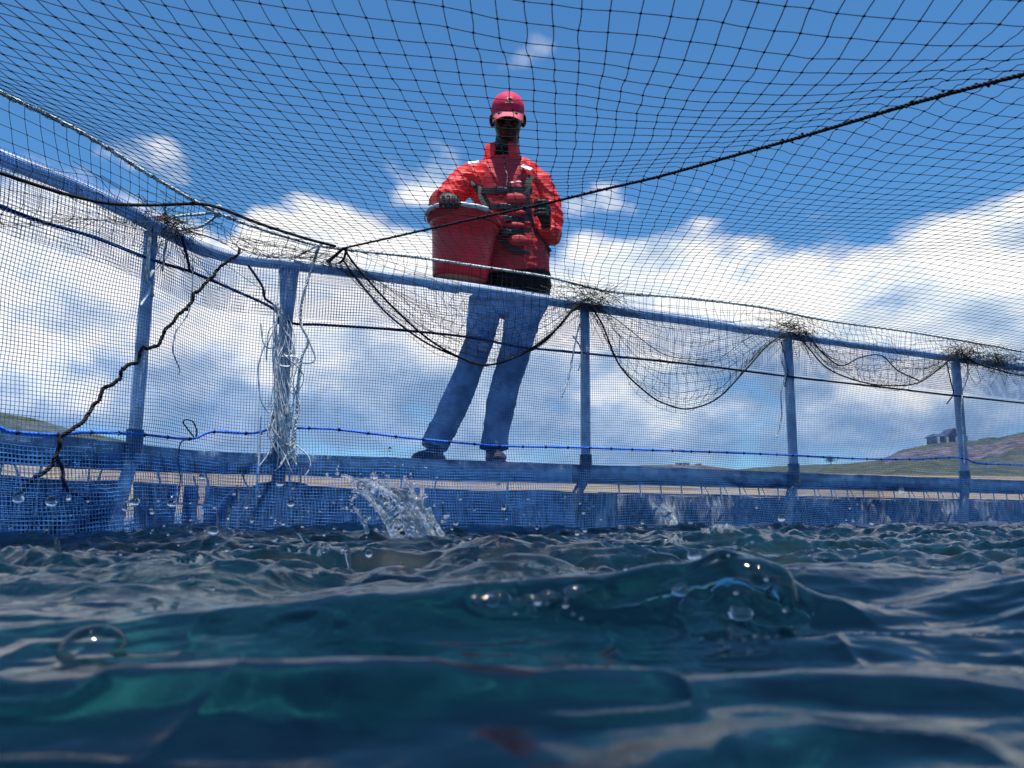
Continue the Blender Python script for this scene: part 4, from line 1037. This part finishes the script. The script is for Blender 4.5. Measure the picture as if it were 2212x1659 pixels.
# cap
cp = bmesh.new(); HR = .001
rings = []
for i in range(13):
    t = i/12*R(88); rings.append([cp.verts.new(HL(.084*math.cos(t)*math.cos(2*math.pi*k/36)*(1-.02*abs(math.cos(3*2*math.pi*k/36))), .012+.100*math.cos(t)*math.sin(2*math.pi*k/36), .048+.082*math.sin(t))) for k in range(36)])
low = [cp.verts.new(HL(.083*math.cos(2*math.pi*k/36), .012+.099*math.sin(2*math.pi*k/36), .022+(.0 if math.sin(2*math.pi*k/36) < 0 else -.012))) for k in range(36)]
rings.insert(0, low)
for A, B in zip(rings, rings[1:]):
    for k in range(36): cp.faces.new((A[k], A[(k+1) % 36], B[(k+1) % 36], B[k]))
cp.faces.new(rings[-1])
capo = obj('cap', cp, M['capm'], pr_)
bm = bmesh.new(); ball(bm, HL(0, .012, .131), (.006, .006, .004), ht_); obj('cap_button', bm, M['capm'], capo)
bm = bmesh.new(); g1 = []
for i in range(9):
    f = i/8; row = []
    for k in range(25):
        a = R(-158)+R(136)*k/24
        ext = .062*f*max(0, math.sin(-a))**.6
        x = .084*math.cos(a)*(1-.03*f); y = .010+.099*math.sin(a)-ext
        z = .034 - .022*(x/.08)**2*(.4+f) - .026*f
        row.append(HL(x, y, z))
    g1.append(row)
def grid(bm, G, th, n_):
    A = [[bm.verts.new(p_) for p_ in r_] for r_ in G]; B = [[bm.verts.new(p_+n_*th) for p_ in r_] for r_ in G]
    for S_, fl in ((A, 0), (B, 1)):
        for i in range(len(S_)-1):
            for k in range(len(S_[0])-1): bm.faces.new((S_[i][k], S_[i][k+1], S_[i+1][k+1], S_[i+1][k]))
    e = len(G[0])-1
    for i in range(len(G)-1): bm.faces.new((A[i][0], A[i+1][0], B[i+1][0], B[i][0])); bm.faces.new((A[i][e], A[i+1][e], B[i+1][e], B[i][e]))
    for k in range(e): bm.faces.new((A[0][k], A[0][k+1], B[0][k+1], B[0][k])); bm.faces.new((A[-1][k], A[-1][k+1], B[-1][k+1], B[-1][k]))
grid(bm, g1, .003, ht_ @ Vector((0, 0, -1))); obj('brim', bm, M['brimm'], capo)
# embroidered mark: white open ring over a yellow bar
em = [HL(.016+.014*math.cos(R(a)), -.078-.006*0-.012, .088+.009*math.sin(R(a))) for a in range(20, 300, 20)]
def on_cap(x, z):
    t = math.asin(max(-1, min(1, (z-.048)/.082))); y = .012-.100*math.cos(t)*math.sqrt(max(0, 1-(x/(.084*math.cos(t)))**2)); return HL(x, y-.0015, z)
TB().tube(resample([on_cap(.010+.013*math.cos(R(a)), .088+.008*math.sin(R(a))) for a in range(30, 310, 20)], .003), .0028, 6).build('cap_emblem', M['reflect'], capo)
TB().tube(resample([on_cap(x, .072-.25*(x-.005)**2) for x in (-.014, -.004, .006, .016, .026)], .003), .0022, 6).build('cap_stitching', M['gold'], capo)

# ------------------------------------------------------------------ splashes and drops
def drop_mesh(name, c, s, seed, u=14, v=10):
    bm = bmesh.new(); ball(bm, Vector(c), s, None, u, v)
    for q_ in bm.verts:
        d = q_.co-Vector(c); q_.co += d*.18*float(vnoise(np.array(d.x/s[0]*1.2+seed), np.array(d.z/s[2]*1.2), seed*.37))
    return obj(name, bm, M['beadm'])
rs = random.Random(11)
big = [(460, 1147, 11, 1.6), (484, 1192, 13, 1.5), (1300, 1193, 10, 1.4), (842, 970, 5, 2.0), (808, 1029, 9, 1.9), (565, 940, 4, 2.0), (436, 1030, 7, 1.9), (605, 1045, 8, 1.9), (40, 1075, 11, 1.7), (112, 1084, 11, 1.7), (290, 1085, 12, 1.7), (372, 1088, 10, 1.8), (628, 1088, 9, 1.8), (270, 1098, 7, 1.8), (1670, 515, 5, 1.2), (745, 1185, 7, 1.2), (1188, 1290, 7, .8), (1248, 1305, 8, .8), (1155, 1215, 4, 1.3), (985, 1130, 5, 1.7), (860, 1130, 10, 1.9), (570, 1250, 6, 1.0), (120, 1258, 6, 1.0), (60, 1270, 5, 1.0), (455, 1320, 5, .8), (330, 1240, 4, 1.1), (930, 1300, 4, .9)]
for x, y, r_, Y in big:
    c = at(x, y, Y); k = r_*Y/F
    zl = float(water_h(np.array(c.x), np.array(c.y)))
    if c.z < zl+k*.4: c.z = zl+k*.5
    o = drop_mesh('water_drop', c, (k*rs.uniform(.8, 1.15), k, k*rs.uniform(.8, 1.2)), x % 17)
    tag(o, 'clear water bead added to glint in the sun close to the lens', 'water drop', 'water drops in the air')
for k in range(170):
    Y = rs.uniform(.85, 3.0); x = rs.gauss(700, 520); y = 1097+.08*F/Y*rs.uniform(-.35, .95)
    if not -20 < x < 2230: x = rs.uniform(0, 2200)
    c = at(x, y, Y); r_ = rs.uniform(.0010, .0034)*(1 if rs.random() < .85 else 2)
    zl = float(water_h(np.array(c.x), np.array(c.y))); c.z = max(c.z, zl+rs.uniform(0, .012))
    o = drop_mesh('water_drop', c, (r_, r_, r_*rs.uniform(.8, 1.5)), k % 13, 8, 6)
    tag(o, 'clear water bead added to glint in the sun close to the lens', 'water drop', 'water drops in the air')
for k in range(60):  # beads added near the lens to stand in for sun glints
    x, y, Y = (rs.gauss(1610, 95), rs.gauss(1290, 75), rs.uniform(.50, .60)) if k < 26 else (rs.gauss(1150, 70), rs.gauss(1325, 22), rs.uniform(.48, .6))
    c = at(x, y, Y); r_ = rs.uniform(.0010, .0026); zl = float(water_h(np.array(c.x), np.array(c.y))); c.z = max(c.z, zl+r_*.4) if k % 2 else zl+r_*.35
    tag(drop_mesh('water_drop', c, (r_, r_, r_), k % 9, 10, 8), 'clear water bead added to glint in the sun close to the lens', 'water drop', 'water drops in the air')
for k in range(95):
    y = rs.uniform(1135, 1330); Y = .085*F/(y-1103+rs.uniform(8, 30)); Y = min(2.6, max(.62, Y)); x = rs.gauss(*rs.choice(((500, 330), (1150, 180), (900, 500), (1850, 160))))
    if not 0 < x < 2212: continue
    c = at(x, y, Y); R_ = rs.uniform(.0035, .0075)*min(1.3, max(.7, Y)); zl = float(water_h(np.array(c.x), np.array(c.y))); c.z = zl-R_*.1
    tag(drop_mesh('surface_bubble', c, (R_*rs.uniform(.9, 1.3), R_, R_*rs.uniform(.6, .9)), k % 9, 16, 10), 'small clear bubble riding on the churned water', 'bubble', 'bubbles riding on the water')
for x, y, R_ in ((1052, 1318, 5), (1078, 1330, 6.5), (1160, 1322, 7), (1182, 1345, 6), (1196, 1318, 5), (1243, 1306, 5.5), (1234, 1362, 4), (1265, 1352, 3.6), (1025, 1310, 3.5), (1120, 1335, 4), (1470, 1275, 5), (1602, 1325, 6.5), (1500, 1200, 3.5), (1730, 1370, 4.5)):
    c = at(x, y, .56); R_ *= .001; zl = float(water_h(np.array(c.x), np.array(c.y))); c.z = max(c.z, zl+R_*.1)
    tag(drop_mesh('water_drop', c, (R_*rs.uniform(1, 1.7), R_, R_*rs.uniform(.7, 1)), x % 9, 18, 12), 'clear water bead added to glint in the sun close to the lens', 'water drop', 'water drops in the air')
# thin jets
jets = [('leaning jet of water with a bright bead on top, left of centre', [(505, 1300), (500, 1255), (492, 1222), (484, 1196)], 1.5, (5, 4, 6, 12)), ('short vertical spout of water below the splash', [(764, 1270), (758, 1235), (752, 1205), (748, 1182)], 1.2, (6, 3, 4, 7)),
        ('small spout leaning right near the middle of the water', [(1262, 1296), (1268, 1270), (1276, 1245)], .95, (4, 5, 6)), ('short slanting spout left of the big splash', [(668, 1182), (655, 1165), (642, 1146)], 1.7, (5, 4, 3)), ('tiny upright spout below the walkway at left', [(492, 1125), (496, 1105), (500, 1090)], 1.9, (3, 3, 2)),
        ('stubby drop column by the left edge', [(120, 1205), (124, 1180), (122, 1162)], 1.5, (9, 7, 5))]
for lb, pts, Y, rr_ in jets:
    bm = bmesh.new(); P = resample([at(x, y, Y) for x, y in pts], .008); n = len(P)
    rads = np.interp(np.linspace(0, 1, n), np.linspace(0, 1, len(rr_)), rr_)*Y/F*(1+.25*np.sin(np.arange(n)*1.7))
    loft(bm, [(Vector(q_), float(a), float(a)) for q_, a in zip(P, rads)], 10, Vector((1, 0, 0)))
    tag(obj('water_jet', bm, M['glass']), lb, 'water jet', 'jets of water')
# the big splash: torn crown of thin sheets with beads on its edge
bm = bmesh.new(); SY = 2.0
def sp(x, y, dy=0.): return at(870+(x-870)*1.08, 1165+(y-1165)*1.12-6, SY+dy)
arms = [[(905, 1172, 13), (880, 1120, 10), (850, 1085, 7), (810, 1065, 6), (770, 1052, 5), (745, 1047, 4)], [(900, 1175, 13), (900, 1125, 10), (890, 1085, 7), (884, 1055, 4)],
        [(860, 1175, 12), (830, 1120, 8), (800, 1090, 6), (775, 1075, 5)], [(930, 1170, 10), (920, 1130, 7), (905, 1100, 5), (915, 1085, 4)], [(885, 1160, 10), (860, 1095, 7), (835, 1075, 4), (822, 1068, 3)], [(950, 1165, 8), (935, 1140, 5), (925, 1120, 4)], [(800, 1160, 7), (790, 1130, 5), (770, 1105, 4)]]
for k, ar in enumerate(arms):
    loft(bm, [(sp(x, y, .02*math.sin(k*2.1)), r_*SY/F, r_*SY/F*.5) for x, y, r_ in ar], 10)
# webs between arms
for i0, i1 in ((0, 1), (0, 2), (4, 0), (1, 3)):
    A = arms[i0]; B = arms[i1]
    for t in np.linspace(0, .72, 15):
        q0 = np.array([np.interp(t*(len(A)-1), range(len(A)), [a[c_] for a in A]) for c_ in (0, 1)]); q1 = np.array([np.interp(t*(len(B)-1), range(len(B)), [a[c_] for a in B]) for c_ in (0, 1)])
        loft(bm, [(sp(*(q0*(1-f)+q1*f), .012*math.sin(t*9+f*5)), .0042, .0042) for f in np.linspace(0, 1, 6)], 6, Vector((0, 0, 1)))
for k in range(110):
    a = rs.choice(arms); j = rs.randrange(len(a)); x, y, r_ = a[j]; ball(bm, sp(x+rs.gauss(0, 12), y+rs.gauss(-3, 11), rs.gauss(0, .02)), (rs.uniform(2.5, 5.5)*SY/F,)*3, None, 8, 6)
s_o = fuse('splash', bm, M['froth'], None, .0032, 2, lambda co, no: (.0022*vnoise(co[:, 0]*90, co[:, 2]*90, co[:, 1]*90)).astype(np.float32))
tag(s_o, 'torn clear crown of water splashing up before the walkway', 'splash')
for k in range(70):
    x, y = rs.gauss(835, 55), rs.gauss(1085, 40); r_ = rs.uniform(.0015, .0038); c = sp(x, y, rs.gauss(0, .05))
    tag(drop_mesh('splash_bead', c, (r_, r_, r_), k % 11, 8, 6), 'bead of water flung from the splash crown', 'water drop', 'beads flung from the splash')
bm = bmesh.new(); WY = .60
ridge = [(1270, 1345, 6), (1340, 1325, 12), (1420, 1290, 20), (1500, 1255, 30), (1560, 1235, 40), (1610, 1228, 50), (1650, 1232, 50), (1682, 1250, 40), (1700, 1280, 30), (1712, 1310, 24)]
Pq = resample([(x, y, r_) for x, y, r_ in ridge], 14)
loft(bm, [(at(x, y+r_*.25, WY+.012*math.sin(x*.013)), r_*WY/F, r_*WY/F*.75) for x, y, r_ in Pq], 24, Vector((0, 1, 0)))
for x, y, r_ in ((1590, 1290, 60), (1640, 1330, 62), (1540, 1330, 50), (1480, 1330, 36), (1700, 1340, 44)): ball(bm, at(x, y+14, WY), (r_*WY/F, r_*WY/F*.55, r_*WY/F*.8), None, 20, 14)
tip = fuse('wave_tip', bm, M['glass'], None, .0022, 8, lambda co, no: (.0016*vnoise(co[:, 0]*60, co[:, 2]*60, co[:, 1]*60)+.0008*vnoise(co[:, 0]*150, co[:, 2]*150, 3)).astype(np.float32))
tag(tip, 'clear rounded curl of water rising close to the lens, right of centre', 'wave splash')
# small tufts of splash on the boil
for x, y, Y, wd in ((270, 1195, 1.4, 26), (1000, 1215, 1.5, 26), (1130, 1130, 2.2, 40), (1800, 1215, 1.2, 40), (620, 1130, 1.9, 22), (930, 1140, 2.1, 40), (1370, 1180, 1.6, 60), (1950, 1285, .85, 60), (80, 1195, 1.4, 40), (430, 1255, 1.0, 30), (700, 1210, 1.4, 50), (1250, 1240, 1.1, 30), (1560, 1150, 2.1, 40), (300, 1140, 2.0, 40), (1060, 1180, 1.7, 40), (1460, 1160, 2.0, 50)):
    bm = bmesh.new(); c = at(x, y, Y); c.z = float(water_h(np.array(c.x), np.array(c.y)))
    k_ = Y/F
    for i in range(22):
        dx = rs.gauss(0, wd*.5)*k_; h_ = rs.uniform(4, 18)*k_*max(.2, 1-abs(dx)/(wd*k_)); q0 = c+Vector((dx, rs.gauss(0, .02), -.006))
        loft(bm, [(q0+Vector((-wd*.0, 0, -.004)), 7*k_, 5*k_), (q0+Vector((rs.gauss(0, 3)*k_, 0, h_*.5+.005)), 2.6*k_, 2.4*k_), (q0+Vector((rs.gauss(0, 6)*k_, 0, h_+.006)), 2*k_, 2*k_)], 8)
    tag(fuse('spray_tuft', bm, M['froth'], None, .0026, 2), 'low ragged tuft of spray breaking from a wavelet', 'splash', 'tufts of spray')
# floating bubble
mt = bpy.data.materials.new('bubble_film'); mt.use_nodes = True; T = N(mt.node_tree); mt.node_tree.nodes.clear()
lw = T.new('ShaderNodeLayerWeight'); lw.inputs[0].default_value = .35; tr_ = T.new('ShaderNodeBsdfTransparent'); gl_ = T.new('ShaderNodeBsdfGlossy'); gl_.inputs['Roughness'].default_value = .04
mx_ = T.new('ShaderNodeMixShader'); T.link(T.m('MULTIPLY', lw.outputs['Fresnel'], .9), mx_.inputs[0]); T.link(tr_.outputs[0], mx_.inputs[1]); T.link(gl_.outputs[0], mx_.inputs[2])
mo_ = T.new('ShaderNodeOutputMaterial'); T.link(mx_.outputs[0], mo_.inputs[0]); M['film'] = mt
bm = bmesh.new(); c = at(203, 1400, .50); c.z = float(water_h(np.array(c.x), np.array(c.y)))-.004
k_ = .50/F
ball(bm, c, (70*k_, 70*k_, 58*k_), None, 40, 24); bmesh.ops.bisect_plane(bm, geom=bm.verts[:]+bm.edges[:]+bm.faces[:], plane_co=c+Vector((0, 0, .001)), plane_no=(0, 0, 1), clear_inner=True)
bo = obj('bubble', bm, M['film']); tag(bo, 'large clear bubble dome floating near the left foreground', 'bubble')
